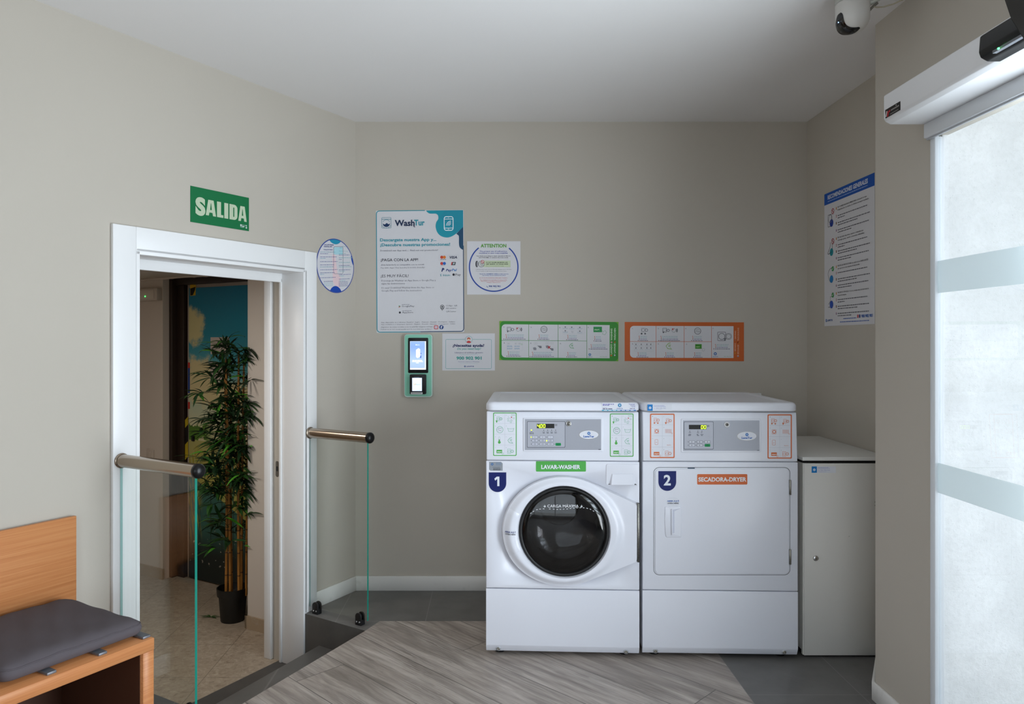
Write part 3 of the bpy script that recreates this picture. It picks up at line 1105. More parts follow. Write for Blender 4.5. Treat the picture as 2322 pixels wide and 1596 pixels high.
pu = panel_unit(Tc, cf, (585, 427, 1733, 913), (606, 446, 1704, 890), None, root, cpo)
p = Print(cf, Tc, .0044)
p.rect(637, 478, 1186, 855, '#30323c', 0, 12)
p.rect(642, 483, 1181, 849, m_plate2, 1, 10)
p.rect(1036, 515, 1072, 545, '#8b8d94', 2)
for x, w_ in ((877, 1), (933, 1), (991, 1), (1049, 1)):
    p.rect(x - 5, 600, x + 5, 610, '#23252b', 2)
    p.rstroke(x - 14, 625, x + 12, 637, 3, 3, '#4b4d55')
    p.words(x - 14, x + 16, 646, 7, '#4b4d55')
p.words(672, 732, 642, 7, '#4b4d55'); p.words(672, 734, 656, 7, '#4b4d55')
p.stroke([(690, 628), (700, 618), (712, 628)], 5, '#2b2d33')
p.rect(1665, 878, 1700, 888, '#55575f', 2)
rows_ = (705, 754, 806)
for r, yy in enumerate(rows_):
    for c_, xx in enumerate((750, 862, 974)):
        k_ = Print(cf, Tc, .0044)
        k_.rect(xx - 41, yy - 20, xx + 41, yy + 20, '#4a4c5a', 2, 10)
        k_.rect(xx - 38, yy - 17, xx + 38, yy + 17, '#c0c2cd', 3, 9)
        if r == 0:
            k_.text('ABC'[c_], xx - 5, xx + 6, yy + 7, 14, '#33353d')
        else:
            k_.rstroke(xx - 17, yy - 8, xx + 17, yy + 8, 5, 3, '#5a5c68', 4)
            k_.line(xx - 5, yy, xx + 5, yy, 5, '#33353d', 4)
        k_.build(pu, one='key')
        p.rect(xx - 58, yy - 4, xx - 50, yy + 4, '#23252b', 2)
k_ = Print(cf, Tc, .0044)
k_.rect(1046, 789, 1126, 829, '#0d8a4c', 2, 10)
k_.ring(1086, 809, 14, 4, '#0a4f2e', 4)
k_.build(pu, one='key')['label'] = 'green start key'
p.rect(1029, 802, 1037, 810, '#23252b', 2)
p.build(pu, one='keypad')
p = Print(cf, Tc, .0048)
p.rect(778, 513, 1030, 577, '#1d1d1c', 1)
for i in range(6):
    seg7(p, 786 + 42 * i, 523, 25, 44, '8', '#3a3a38', 4)
p.step = .0003
for i, dgt in enumerate('400'):
    seg7(p, 786 + 42 * i, 523, 25, 44, dgt, m_lit, 8)
p.rect(816, 566, 823, 573, m_lit, 6)
p.build(pu, one='display')
p = Print(cf, Tc, .0049)
p.disc(700, 604, 9, m_lit, 1); p.disc(697, 705, 8, m_lit, 1); p.disc(920, 757, 9, m_lit, 1)
p.build(pu, one='indicator_light')


def lock(cf, T, x, y, mat, parent):
    a, b = T(x, y)
    L_ = Frame(cf.at(a, b, .004), cf.u, cf.v)
    mb = MB()
    mb.lathe([(.0125, 0), (.0125, .003), (.0105, .005), (.009, .0045), (.0085, .002), (.003, .0018)], L_, mat, 24)
    mb.lathe([(.0065, .0015), (.0065, .0035), (.0002, .004)], L_, m_steel, 16)
    mb.box((-.0012, -.004, .003), (.0012, .004, .0044), m_dark, L_)
    return mb.build('lock', parent, label='round key lock')


lock(cf, Tc, 1237, 510, m_chrome, root)


def badge(cf, T, cx, cy, rx, ry, parent):
    e = [T(cx + rx * math.cos(t * PI / 18), cy + ry * math.sin(t * PI / 18)) for t in range(36)]
    a0, b0 = T(cx, cy)
    mb = MB()
    mb.prism(e, .004, .0055, cf, m_steel)
    mb.prism([(a0 + (a - a0) * .955, b0 + (b - b0) * .93) for a, b in e], .0055, .0062, cf, m_wlabel)
    bd = mb.build('logo_badge', parent, label='oval maker badge')
    p = Print(cf, T, .0064)
    p.gear(cx, cy - 20, 25)
    p.text('LavaTur', cx - 76, cx + 77, cy + 38, 28, '#1c5fb0', .025)
    p.build(bd)


badge(cf, Tc, 1527, 670, 143, 65, root)

# lid sticker on the lid's front edge
p = Print(fr, Tf, .0026)
p.poly([(1716, 212), (2206, 212), (2206, 326), (1716, 326)], m_wlabel, 0)
p.rect(1716, 312, 2206, 328, '#2c6fb5', 1)
p.rect(1716, 312, 1960, 328, '#38a0c0', 2)
for k in range(7):
    p.rect(1745 + 64 * k, 316, 1790 + 64 * k, 323, '#dfe6ee', 3)
p.words(1728, 1892, 231, 9, '#5b57a8'); p.words(1728, 1830, 246, 9, '#5b57a8')
p.words(1728, 1790, 283, 5, '#8b8da8'); p.words(1728, 1886, 298, 11, '#4d4f72')
p.gear(1972, 245, 30, '#1a7fb0', '#d9dbe3')
p.text('LAVATUR', 1926, 2018, 300, 15, '#2f64a8', .01)
for k in range(5):
    p.words(2100 + 12 * k, 2196, 226 + 11 * k, 5, '#7d7fae')
p.words(2118, 2196, 294, 10, '#7d7f9e')
p.build(root, one='service_label')

# green name label, grey registration label, number badge
p = Print(fr, Tf, .0005)
p.rect(765, 1053, 1487, 1203, GRN, 0, 14)
p.text('LAVAR-WASHER', 842, 1405, 1163, 56, '#dfe3ea', .035, res=3)
p.build(root, one='name_label')
p = Print(fr, Tf, .0005)
p.poly([(90, 1062), (262, 1062), (285, 1085), (285, 1190), (108, 1190), (90, 1172)], '#8f949b', 0)
p.gear(134, 1096, 21, '#1d5f9c', '#a3a8af', 1)
for yy in (1078, 1090, 1106):
    p.words(190, 264, yy, 5, '#5f7fa5')
p.words(140, 250, 1140, 5, '#6b7077')
p.rstroke(154, 1154, 250, 1182, 2, 3, '#3c4046')
p.text('10021', 162, 244, 1178, 19, '#3c4046')
p.build(root, one='registration_label')


def number_badge(fr, T, x0, x1, y0, y1, digit, tx0, tx1, ty0, ty1, root):
    cx, rx = (x0 + x1) / 2, (x1 - x0) / 2
    yc = y1 - rx * 1.0
    pts = lambda g: [(x0 - g, y0 - g), (x1 + g, y0 - g)] + [(cx + (rx + g) * math.cos(math.radians(t)), yc + (y1 - yc + g) * math.sin(math.radians(t))) for t in range(0, 181, 9)]
    p = Print(fr, T, .0005)
    p.poly(pts(5), m_wlabel, 0)
    p.poly(pts(0), NAVY, 1)
    if digit == '1':
        w_, h_ = tx1 - tx0, ty1 - ty0
        p.poly([(tx0 + w_ * .48, ty0), (tx1, ty0), (tx1, ty1), (tx0 + w_ * .58, ty1), (tx0 + w_ * .58, ty0 + h_ * .24), (tx0 + w_ * .18, ty0 + h_ * .42), (tx0, ty0 + h_ * .22)], '#dfe3ea', 3)
    else:
        p.text(digit, tx0, tx1, ty1, ty1 - ty0, '#dfe3ea', .03, res=4)
    p.build(root, one='number_label')


number_badge(fr, Tf, 84, 337, 1214, 1498, '1', 165, 238, 1275, 1412, root)

# detergent drawer
q = lambda pts, T=Tf: [T(x, y) for x, y in pts]
mb = MB().prism(q(rrect(1777, 1090, 2247, 1404, 34, 6)), -.002, .003, fr, m_white, bev=.0025, seg=3)
dr = mb.build('detergent_drawer', root)
(a0, b1), (a1, _) = Tf(1860, 1230), Tf(2168, 1230)
(c0, b0), (c1, _) = Tf(1828, 1382), Tf(2190, 1382)
hb = bmesh.new()
top = [fr.at(a0, b1, .003), fr.at(a1, b1, .003)]
lo = [fr.at(c0, b0, .003), fr.at(c1, b0, .003)]
ft = [fr.at(a0 + .004, b1 - .002, .006), fr.at(a1 - .004, b1 - .002, .006)]
fl_ = [fr.at(c0 + .006, b0, .017), fr.at(c1 - .006, b0, .017)]
mb = MB()
mb.face([ft[0], ft[1], fl_[1], fl_[0]], m_white)
mb.face([top[0], top[1], ft[1], ft[0]], m_white)
mb.face([top[0], ft[0], fl_[0], lo[0]], m_white)
mb.face([top[1], lo[1], fl_[1], ft[1]], m_white)
mb.face([lo[0], fl_[0], fl_[1], lo[1]], m_dark)
mb.prism([Tf(1800, 1388), Tf(1820, 1378), Tf(2200, 1378), Tf(2222, 1396), Tf(2205, 1392)], .003, .0036, fr, m_dark)
mb.build('drawer_handle', dr)

# porthole door
ZB = (1095, 1030, 365 / 1849)
Tb = zoomT(fr, *ZB)
GC = fr.px(1278.3, 1201.5)
RG = .2025
pxm = 1 / 513.0
ell = [(1276 + 138 * math.cos(t * PI / 60), 1202 + 123.5 * math.sin(t * PI / 60)) for t in range(120)]
hingepts = [(1446, 1139), (1446, 1272)]
pp = sorted(fr.px(*e) for e in ell + hingepts)


def hull(ps):
    lo = []
    for side in (ps, ps[::-1]):
        st = []
        for p_ in side:
            while len(st) > 1 and (st[-1][0] - st[-2][0]) * (p_[1] - st[-2][1]) - (st[-1][1] - st[-2][1]) * (p_[0] - st[-2][0]) <= 0:
                st.pop()
            st.append(p_)
        lo += st[:-1]
    return lo


hl = hull(pp)


def ray_hull(t):
    dx, dy = math.cos(t), math.sin(t)
    best = 0
    for i in range(len(hl)):
        (x1, y1), (x2, y2) = hl[i], hl[(i + 1) % len(hl)]
        x1 -= GC[0]; x2 -= GC[0]; y1 -= GC[1]; y2 -= GC[1]
        den = dx * (y2 - y1) - dy * (x2 - x1)
        if abs(den) < 1e-9:
            continue
        u = (x1 * (y2 - y1) - y1 * (x2 - x1)) / den
        w_ = (x1 * dy - y1 * dx) / den
        if u > 0 and -1e-6 <= w_ <= 1 + 1e-6:
            best = max(best, u)
    return best


ecx, ecy = fr.px(1276, 1202)
erx, ery = 138 * pxm, 123.5 * pxm


def smooth(x):
    x = max(0, min(1, x))
    return x * x * (3 - 2 * x)


def doorh(a, b, t):
    e = math.hypot((a - ecx) / erx, (b - ecy) / ery)
    h = .022 * smooth(min(t, .06) / .06) + .020 * smooth((1.0 - e) / .16)
    h -= .006 * smooth((t - .55) / .45)
    return h


NS = 144
rows = []
tt = [0, .012, .025, .04, .06, .09, .13, .18, .24, .3, .38, .46, .56, .66, .76, .86, .94, 1.0]
angs = [2 * PI * k / NS for k in range(NS)]
hulls = [ray_hull(t) for t in angs]
ringw = []
for t in tt:
    r_ = []
    for k, th in enumerate(angs):
        R = hulls[k]
        tl = t * .075 / max(R - RG, .03) if t < .06 else t
        rad = R + (RG - R) * t
        a, b = GC[0] + rad * math.cos(th), GC[1] + rad * math.sin(th)
        r_.append(fr.at(a, b, .001 + doorh(a, b, t)))
    rows.append(r_)
hin = doorh(GC[0] + RG, GC[1], 1)
for rad, h in ((RG - .002, .030), (RG - .006, .020), (RG - .008, .004)):
    rows.append([fr.at(GC[0] + rad * math.cos(t), GC[1] + rad * math.sin(t), h) for t in angs])
mb = MB().grid(rows, m_white, close=True)
door = mb.build('door', root, smooth_angle=38, label='white door ring tapering to the hinge side')
# handle plate bridging the ring on the left
rows = []
for i in range(13):
    t = -0.0 + i / 12 * 1.0
    r_ = []
    for k in range(17):
        th = math.radians(157.5 + (204.5 - 157.5) * k / 16)
        R = ray_hull(th)
        y_ = (RG + .0035) + (R - RG - .0035) * (1 - t)
        a, b = GC[0] + y_ * math.cos(th), GC[1] + y_ * math.sin(th)
        # flat plate: edges fall to the ring surface
        ed = min(k, 16 - k, i if i < 6 else 12 - i)
        r_.append(fr.at(a, b, .001 + doorh(a, b, t) + (.0 if ed == 0 else .0035)))
    rows.append(r_)
mb = MB().grid(rows, m_white)
hd = mb.build('door_handle', door, smooth_angle=30)
p = Print(fr, Tb, .0, hf=lambda a, b: .0055 + doorh(a, b, .5))
p.text('ABRIR AQUÍ', 255, 380, 872, 17, '#20357c', .02)
p.text('OPEN HERE', 258, 379, 896, 15, '#2c2f3c', .02)
p.build(hd)
# hinge
mb = MB()
a, b1 = Tb(1783, 552); _, b0 = Tb(1783, 1224)
mb.box((a - .006, b0, .001), (a + .003, b1, .020), m_steel, fr, bev=.001, seg=1)
k = 0
b = b0
while b < b1:
    mb.box((a - .007, b, .0195), (a + .004, b + .0012, .0215), m_dark, fr)
    b += .0062
mb.build('hinge', door, label='steel piano hinge')
# gasket, glass bowl, drum
gf = Frame(fr.at(GC[0], GC[1], 0), fr.u, fr.v)
m_drum = M('stainless_drum', '#77767a', .33, metal=.9)
mb = MB().lathe([(RG - .004, .020), (RG - .007, .030), (RG - .012, .033), (RG - .019, .030), (RG - .022, .020), (RG - .022, -.02), (RG - .012, -.05), (RG - .03, -.07), (RG - .045, -.10)], gf, m_rubber, 64)
mb.build('door_gasket', door)
mb = MB()
prof = [(RG - .018, .024), (RG - .024, .030)]
for i in range(1, 10):
    r_ = (RG - .024) * (1 - i / 9)
    prof.append((r_, .030 + .016 * (1 - (r_ / (RG - .024)) ** 2)))
mb.lathe(prof, gf, m_bowl, 64)
# inner bowl bulging into the drum
prof = [(RG - .024, .022), (RG - .030, -.02), (RG - .045, -.06), (RG - .075, -.085), (RG - .12, -.098), (.0005, -.102)]
mb.lathe(prof, gf, m_bowl, 64)
gl = mb.build('porthole_glass', door, smooth_angle=60, label='smoked round porthole glass')
ghf = lambda a, b: .031 + .016 * (1 - (math.hypot(a - GC[0], b - GC[1]) / (RG - .024)) ** 2)
p = Print(fr, Tb, 0, hf=ghf)
m_pw = M('print_white', '#e8ebf0', .5, emit=0)
p.text('CARGA MÁXIMA', 738, 1092, 586, 31, m_pw, .0, res=2)
for cx in (708, 1126):
    p.line(cx, 560, cx, 582, 5, m_pw, 3)
    p.stroke([(cx - 12, 572), (cx, 586), (cx + 12, 572)], 5, m_pw, 3)
pts = [(550, 655), (580, 634), (620, 614), (655, 607), (695, 603), (765, 603), (810, 606), (850, 608), (885, 607), (922, 605), (962, 602), (1000, 597), (1038, 594), (1075, 591), (1112, 590), (1150, 592), (1190, 598), (1228, 610), (1262, 630)]
for i, (x_, y_) in enumerate(pts):
    x2, y2 = pts[min(i + 1, len(pts) - 1)] if i < len(pts) - 1 else (x_ + 20, y_ + 15)
    d = math.hypot(x2 - x_, y2 - y_)
    p.line(x_ - 9 * (x2 - x_) / d, y_ - 9 * (y2 - y_) / d, x_ + 9 * (x2 - x_) / d, y_ + 9 * (y2 - y_) / d, 5, m_pw, 3)
p.build(gl, 'load_line', 'lettering')
mb = MB()
mb.lathe([(RG - .045, -.10), (.235, -.115), (.245, -.14), (.245, -.46), (.235, -.475), (.10, -.485), (.09, -.47), (.001, -.47)], gf, m_drum, 64)
for k in range(3):
    t = math.radians(100 + 120 * k)
    cx, cy = .235 * math.cos(t), .235 * math.sin(t)
    nx, ny = -math.sin(t), math.cos(t)
    tri = [(cx + nx * .05, cy + ny * .05), (cx * .78, cy * .78), (cx - nx * .05, cy - ny * .05)]
    mb.prism(tri, -.45, -.13, gf, m_drum, bev=.008, seg=2)
mb.build('drum', root, smooth_angle=40)
# opening in the washer's body so the drum can be seen: cut the panels
def cut_round(objs, fr_, centre, r, depth):
    c = MB()
    g = Frame(fr_.at(centre[0], centre[1], 0), fr_.u, fr_.v)
    c.prism([(r * math.cos(2 * PI * k / 64), r * math.sin(2 * PI * k / 64)) for k in range(64)], -depth, .2, g, m_dark)
    co = c.build('cutter')
    for o in objs:
        md = o.modifiers.new('cut', 'BOOLEAN')
        md.object, md.operation, md.solver = co, 'DIFFERENCE', 'EXACT'
        dg = bpy.context.evaluated_depsgraph_get()
        me = bpy.data.meshes.new_from_object(o.evaluated_get(dg))
        o.modifiers.clear()
        o.data = me
    bpy.data.objects.remove(co)


cut_round([c for c in root.children if c.name.startswith('cabinet')], fr, GC, .2495, .55)
cut_round([c for c in root.children if c.name.startswith('front_panel')], fr, GC, .226, .2)

# ---- dryer
DO, DE = (.664, 3.262, 0), (1.340, 3.240, 0)
root, fr, cf, wd, H, B1, B2, B3, cpo = machine('dry', DO, DE, 'white tumble dryer with a square solid door and orange labels', 'tumble dryer')
ZA = (1450, 880, 370 / 2322)
Tc, Tf = zoomT(cf, *ZA), zoomT(fr, *ZA)
instruction_sticker(cf, Tc, 150, 363, 500, 995, ORG, 'dry', root, back=2)
instruction_sticker(cf, Tc, 1822, 372, 2168, 1002, ORG, 'dry', root, back=2)
pu = panel_unit(Tc, cf, (592, 435, 1726, 913), (618, 458, 1704, 890), None, root, cpo)
p = Print(cf, Tc, .0044)
p.rect(630, 475, 1050, 870, '#30323c', 0, 12)
p.rect(635, 480, 1045, 864, m_plate2, 1, 10)
p.rect(954, 523, 990, 553, '#8b8d94', 2)
for x in (713, 828, 885):
    p.rect(x - 5, 607, x + 5, 617, '#23252b', 2)
    p.words(x - 14, x + 16, 633, 6, '#4b4d55'); p.words(x - 18, x + 18, 660, 8, '#4b4d55'); p.words(x - 24 if x < 800 else x - 12, x + 26 if x < 800 else x + 18, 672, 7, '#4b4d55')
for r, yy in enumerate((763, 812)):
    for c_, xx in enumerate((743, 853, 964)):
        g_ = r == 1 and c_ == 2
        k_ = Print(cf, Tc, .0044)
        k_.rect(xx - 40, yy - 20, xx + 40, yy + 20, '#0d8a4c' if g_ else '#4a4c5a', 2, 10)
        if not g_:
            k_.rect(xx - 37, yy - 17, xx + 37, yy + 17, '#c3c5cd', 3, 9)
            k_.line(xx - 2, yy - 9, xx - 2, yy + 9, 7, '#3b3d48', 4)
        else:
            k_.ring(xx, yy, 12, 4, '#0a4f2e', 4)
        ko = k_.build(pu, one='key')
        if g_:
            ko['label'] = 'green start key'
        p.rect(xx - 57, yy - 4, xx - 49, yy + 4, '#23252b', 2)
p.rect(1668, 880, 1700, 888, '#55575f', 2)
p.build(pu, one='keypad')
p = Print(cf, Tc, .0048)
p.rect(700, 521, 949, 584, '#1d1d1c', 1)
for i in range(6):
    seg7(p, 708 + 41 * i, 531, 25, 43, '8', '#3a3a38', 4)
p.step = .0003
for i in (4, 5):
    seg7(p, 708 + 41 * i, 531, 25, 43, '0', m_lit, 8)
p.build(pu, one='display')
lock(cf, Tc, 1240, 518, m_sill, root)
badge(cf, Tc, 1523, 680, 141, 65, root)
def phone_label(fr, T, x0, y0, sc, h0, root, name='service_label'):
    p = Print(fr, T, h0)
    u = lambda v: x0 + v * sc
    w = lambda v: y0 + v * sc
    p.rect(u(0), w(0), u(345), w(92), m_wlabel, 0)
    p.rect(u(0), w(0), u(75), w(90), '#1878c0', 1)
    p.gear(u(38), w(48), 20 * sc, '#e3e8ee', '#1878c0', 2)
    p.words(u(92), u(240), w(16), 5 * sc, '#8b8fc0'); p.words(u(92), u(258), w(28), 4 * sc, '#8b8fc0')
    p.text('900 902 901', u(122), u(258), w(60), 16 * sc, '#7f86b8')
    p.ring(u(102), w(52), 6 * sc, 2 * sc, '#7f86b8', 3, k=10)
    p.words(u(92), u(200), w(76), 3 * sc, '#a5a8c8')
    p.build(root, one=name)
phone_label(fr, Tf, 112, 231, 1.0, .0026, root)

# square door in its rebate
ZB = (1450, 1030, 370 / 1875)
Tb = zoomT(fr, *ZB)
q = lambda pts: [Tb(x, y) for x, y in pts]
mb = MB()
o_ = q(rrect(160, 148, 1733, 1388, 66, 7))
i_ = q(rrect(182, 172, 1711, 1366, 52, 7))
# grey strip; its colour stands in for the shade in the door's groove
mb.grid([[fr.at(a, b, .0004) for a, b in o_], [fr.at(a, b, -.0010) for a, b in i_]], M('groove_grey', '#6f7277', .5), close=True, smooth=False)
mb.build('door_groove', root, label='grey groove line around the door')
mb = MB().prism(q(rrect(177, 167, 1716, 1371, 54, 7)), -.004, .0045, fr, m_white, bev=.003, seg=3)
door = mb.build('door', root, label='square white door')
p = Print(fr, Tb, .0048)
p.rect(660, 225, 1236, 345, ORG, 0, 12)
p.text('SECADORA-DRYER', 674, 1224, 308, 46, '#e3e3e6', .035, res=3)
p.build(door, one='name_label')
number_badge(Frame(fr.at(0, 0, .0045), fr.u), Tb, 215, 419, 190, 417, '2', 276, 357, 236, 350, door)
p = Print(fr, Tb, .0048)
p.disc(383, 550, 78, m_wlabel, 0, 60)
p.text('ABRIR AQUÍ', 316, 450, 541, 15, '#2a62b0', .02)
p.text('OPEN HERE', 319, 447, 566, 15, '#2c2f3c', .02)
p.build(door, one='opening_label')
mb = MB()
outer = q([(290, 600), (470, 598), (476, 640), (478, 900), (474, 950), (310, 950), (296, 930), (286, 780)])
mb.prism(outer, .004, .008, fr, m_white, bev=.0018, seg=2)
# cup of the pull: dished grey-white face
c4 = [Tb(368, 632), Tb(468, 612), Tb(470, 934), Tb(370, 905)]
dd = [.0082, .0086, .0086, .0082]
pts = [fr.at(c4[i][0], c4[i][1], dd[i]) for i in range(4)]
mid0, mid1 = Tb(398, 650), Tb(398, 895)
mi = [fr.at(mid0[0], mid0[1], .0083), fr.at(mid1[0], mid1[1], .0083)]
m_cup = M('pull_cup', '#c9ccda', .4)
mb.face([pts[0], mi[0], mi[1], pts[3]], m_cup)
mb.face([pts[0], pts[1], mi[0]], m_cup)
mb.face([mi[0], pts[1], pts[2], mi[1]], m_white)
mb.face([pts[3], mi[1], pts[2]], m_white)
lip = [Tb(360, 622), Tb(372, 622), Tb(374, 918), Tb(362, 918)]
mb.prism(lip, .008, .0155, fr, m_white, bev=.0015)
mb.build('door_handle', door)
for y0, y1 in ((292, 463), (1088, 1262)):
    a, b1 = Tb(1729, y0); _, b0 = Tb(1729, y1)
    MB().box((a - .004, b0, .001), (a + .003, b1, .0085), m_steel, fr, bev=.001, seg=1).build('hinge', door, label='small steel door hinge')
a0, b1 = Tb(553, 152); a1, b0 = Tb(634, 163)
MB().box((a0, b0, .0005), (a1, b1, .003), M('latch_blue', '#1c3c55', .5), fr).build('latch', door, label='dark latch plate')

# flat hose box behind the dryer, just showing over its lid
MB().box((1.36, YB - .03, 1.02), (1.50, YB, 1.105), m_sill, bev=.003).build('wall_box', loc=(1.43, YB, 1.06))
tag(bpy.data.objects['wall_box'], 'small white box on the back wall just behind the dryer lid', 'wall box')

# ------------------------------------------------------------------ white cupboard on the right
root = thing('cupboard', 'tall white laminate cupboard with a slanted-looking top and lock', 'cupboard', (1.56, 3.264, 0))
root['label'] = 'white laminate cupboard with a black-edged top, between dryer and pillar'
x0, x1, y0, y1 = 1.372, 1.760, 3.264, 3.985
m_lam = M('white_laminate', '#d3d0ca', .45, spec=.35)
m_lamt = M('white_laminate_top', '#d9d8d4', .4, spec=.4)
mb = MB()
mb.box((x0, y0 + .004, .012), (x0 + .018, y1, .858), m_lam)
mb.box((x1 - .018, y0 + .02, .012), (x1, y1, .858), m_lam)
mb.box((x0, y1 - .018, .012), (x1, y1, .858), m_lam)
mb.box((x0, y0 + .02, .012), (x1, y1, .030), m_dark)
mb.box((x0 + .02, y0 + .03, 0), (x1 - .02, y1 - .03, .012), m_dark)
mb.build('body', root)
MB().box((x0 - .004, y0 - .004, .868), (x1, y1, .884), m_lamt, bev=.002, seg=2).build('top', root)
MB().box((x0 - .002, y0 - .001, .858), (x1 - .002, y1 - .002, .869), m_black).build('top_edge', root, label='black edge under the top')
CF = Frame((x0, y0, 0), (1, 0, 0))
door = MB().box((.004, .010, -.018), (x1 - x0 - .002, .856, 0), m_lam, CF, bev=.0012, seg=1).build('door', root)
a, b = CF.px(1849.5, 1265.5)
lf = Frame(CF.at(a, b, 0), CF.u)
mb = MB().lathe([(.012, 0), (.012, .003), (.009, .0055), (.0002, .0058)], lf, m_chrome, 20)
mb.box((-.001, -.005, .005), (.001, .002, .0062), m_dark, lf)
mb.build('lock', door, label='round chrome lock')
for yy in (1150, 1370):
    mb = MB()
    for dx, dy in ((0, 0), (0, 8)):
        a, b = CF.px(1984 + (4 if yy > 1200 else 0), yy - 12 + dy)
        mb.prism([(a + .0022 * math.cos(t * PI / 5), b + .0022 * math.sin(t * PI / 5)) for t in range(10)], 0, .0012, CF, m_steel)
    mb.build('screw', door)
a, b = CF.px(1991, 1150)
MB().box((a - .004, b - .024, .0), (a + .006, b + .024, .012), m_black, CF, bev=.002).build('hinge', door, label='black hinge barrel')
a, b = CF.px(1925, 1216.5)
MB().prism([(a - .003, b - .0015), (a + .002, b + .001), (a + .0035, b + .0035), (a - .001, b)], 0, .0005, CF, m_dark).build('scratch', door)
TZ = zoomT(CF, 1790, 880, 220 / 490)
phone_label(CF, TZ, 112, 395, .355, .0004, door)

# ------------------------------------------------------------------ payment terminal
ZT = (900, 740, 240 / 2128)
Tt = zoomT(BW, *ZT)
q = lambda pts: [Tt(x, y) for x, y in pts]
a, b = Tt(440, 790)
root = thing('payment_terminal', 'mint green wall payment terminal with a lit screen over a card reader', 'payment terminal', BW.at(a, b))
m_mint = M('mint_plastic', '#86c9b0', .35)
m_mint2 = M('pale_plastic_edge', '#c3d6cf', .4)
mb = MB().prism(q(rrect(160, 160, 722, 1416, 60, 8)), 0, .030, BW, m_mint2, bev=.004, seg=3)
mb.prism(q(rrect(172, 170, 706, 1395, 52, 8)), .029, .0315, BW, m_mint, bev=.001)
mb.build('housing', root)
scr = MB().prism(q(rrect(240, 230, 640, 930, 20, 6)), .030, .036, BW, m_black, bev=.001).build('screen', root, label='black touch screen')
p = Print(BW, Tt, .0362)
p.rect(278, 298, 596, 864, M('screen_white', '#e6ecf8', .3, emit=.75), 0)
n = NT('screen_blue', .3)
n.b.inputs['Emission Strength'].default_value = .7
g = n.sep(n.pos)[2]
cc = n.ramp(n.math('MULTIPLY', n.math('SUBTRACT', g, 1.21), 4.6), [(0, '#9fb6e6'), (.35, '#a8bfec'), (.7, '#7fa0dc'), (1, '#93b0e6')])
n.color(cc)
n.put(n.b.inputs['Emission Color'], cc)
p.rect(282, 302, 576, 832, n.m, 1)
sw = M('screen_bright', '#ffffff', .3, emit=1.1)
sb = M('screen_navy', '#1d4fa8', .3, emit=.7)
p.poly([(400, 470), (448, 438), (478, 462), (478, 600), (430, 632), (400, 612)], sw, 2)
p.ring(455, 505, 18, 6, sb, 3); p.ring(452, 585, 18, 6, sb, 3)
p.stroke([(430, 555), (452, 540), (470, 560)], 5, sb, 3)
p.poly([(488, 525), (505, 535), (505, 560), (492, 550)], sb, 3)
p.poly([(486, 585), (504, 580), (500, 632), (480, 632)], sb, 3)
p.disc(400, 370, 9, sw, 2); p.text('WashTur', 416, 474, 377, 12, sw)
p.words(326, 540, 683, 16, sw); p.words(322, 545, 705, 8, sw); p.words(400, 460, 729, 10, sw)
p.build(scr, one='display')
rd = MB().prism(q(rrect(280, 958, 604, 1348, 22, 6)), .031, .058, BW, m_black, bev=.006, seg=3).build('card_reader', root, label='black card reader')
p = Print(BW, Tt, .0583)
p.rect(330, 1024, 522, 1284, M('reader_screen', '#c9dcf8', .3, emit=1.0), 0)
p.words(372, 470, 1016, 6, '#9fb0c8')
p.ring(380, 1143, 17, 10, M('logo_yellow', '#e0b43a', .4, emit=.6), 1, a0=-60, a1=220)
p.text('Paytef', 402, 490, 1164, 18, M('logo_navy', '#3a4da0', .4, emit=.3), L=2)
p.words(420, 440, 1272, 6, '#8fa8d0'); p.words(460, 490, 1272, 6, '#8fa8d0')
p.build(rd, one='display')
mb = MB().prism(q(rrect(304, 1308, 536, 1350, 8, 4)), .040, .0615, BW, M('reader_grey', '#c9c9c9', .4), bev=.002)
mb.prism(q([(318, 1321), (520, 1321), (520, 1330), (318, 1330)]), .0605, .0618, BW, m_black)
mb.build('card_slot', rd, label='pale card slot')

# ------------------------------------------------------------------ posters on the back wall
def board(name, fr, T, pts, label, cat, col=m_paper, th=.0015, group=None):
    q = [T(x, y) for x, y in pts]
    ca, cb = sum(x for x, _ in q) / len(q), sum(y for _, y in q) / len(q)
    o = MB().prism(q, .0003, th, fr, col).build(name, loc=fr.at(ca, cb))
    return tag(o, label, cat, group)


ZP = (840, 460, 360 / 1853)
def Tp(x, y):      # the big poster hangs very slightly turned
    return BW.px(840 + x * ZP[2] + (y - 800) * .0012, 460 + (y - .010 * (x - 575)) * ZP[2] + .8)
po = board('app_poster', BW, Tp, rrect(68, 82, 1090, 1508, 8, 3), 'large white and teal laundry app poster above the payment terminal', 'poster')
p = Print(BW, Tp, .0017)
lx0, ly0, lx1, ly1, rr = 74, 86, 1086, 1500, 36
p.stroke([(640, ly0), (lx0 + rr, ly0)] + [(lx0 + rr - rr * math.sin(t * PI / 12), ly0 + rr - rr * math.cos(t * PI / 12)) for t in range(1, 7)] + [(lx0, ly1 - rr)]
         + [(lx0 + rr - rr * math.cos(t * PI / 12), ly1 - rr + rr * math.sin(t * PI / 12)) for t in range(1, 7)] + [(580, ly1)], 9, '#2290a0', 1)
p.stroke([(580, ly1), (lx1 - rr, ly1)] + [(lx1 - rr + rr * math.sin(t * PI / 12), ly1 - rr + rr * math.cos(t * PI / 12)) for t in range(1, 7)] + [(lx1, 500)], 9, '#1d3f63', 1)
blob = [(655, 86)] + spline([(662, 100), (690, 120), (725, 124), (765, 124), (790, 140), (797, 165), (794, 190), (772, 225), (765, 280), (785, 345), (830, 388), (895, 404), (950, 392), (1000, 362)], 4, False) + [(1085, 285), (1086, 86)]
p.poly(blob[::-1], '#1590a4', 2)
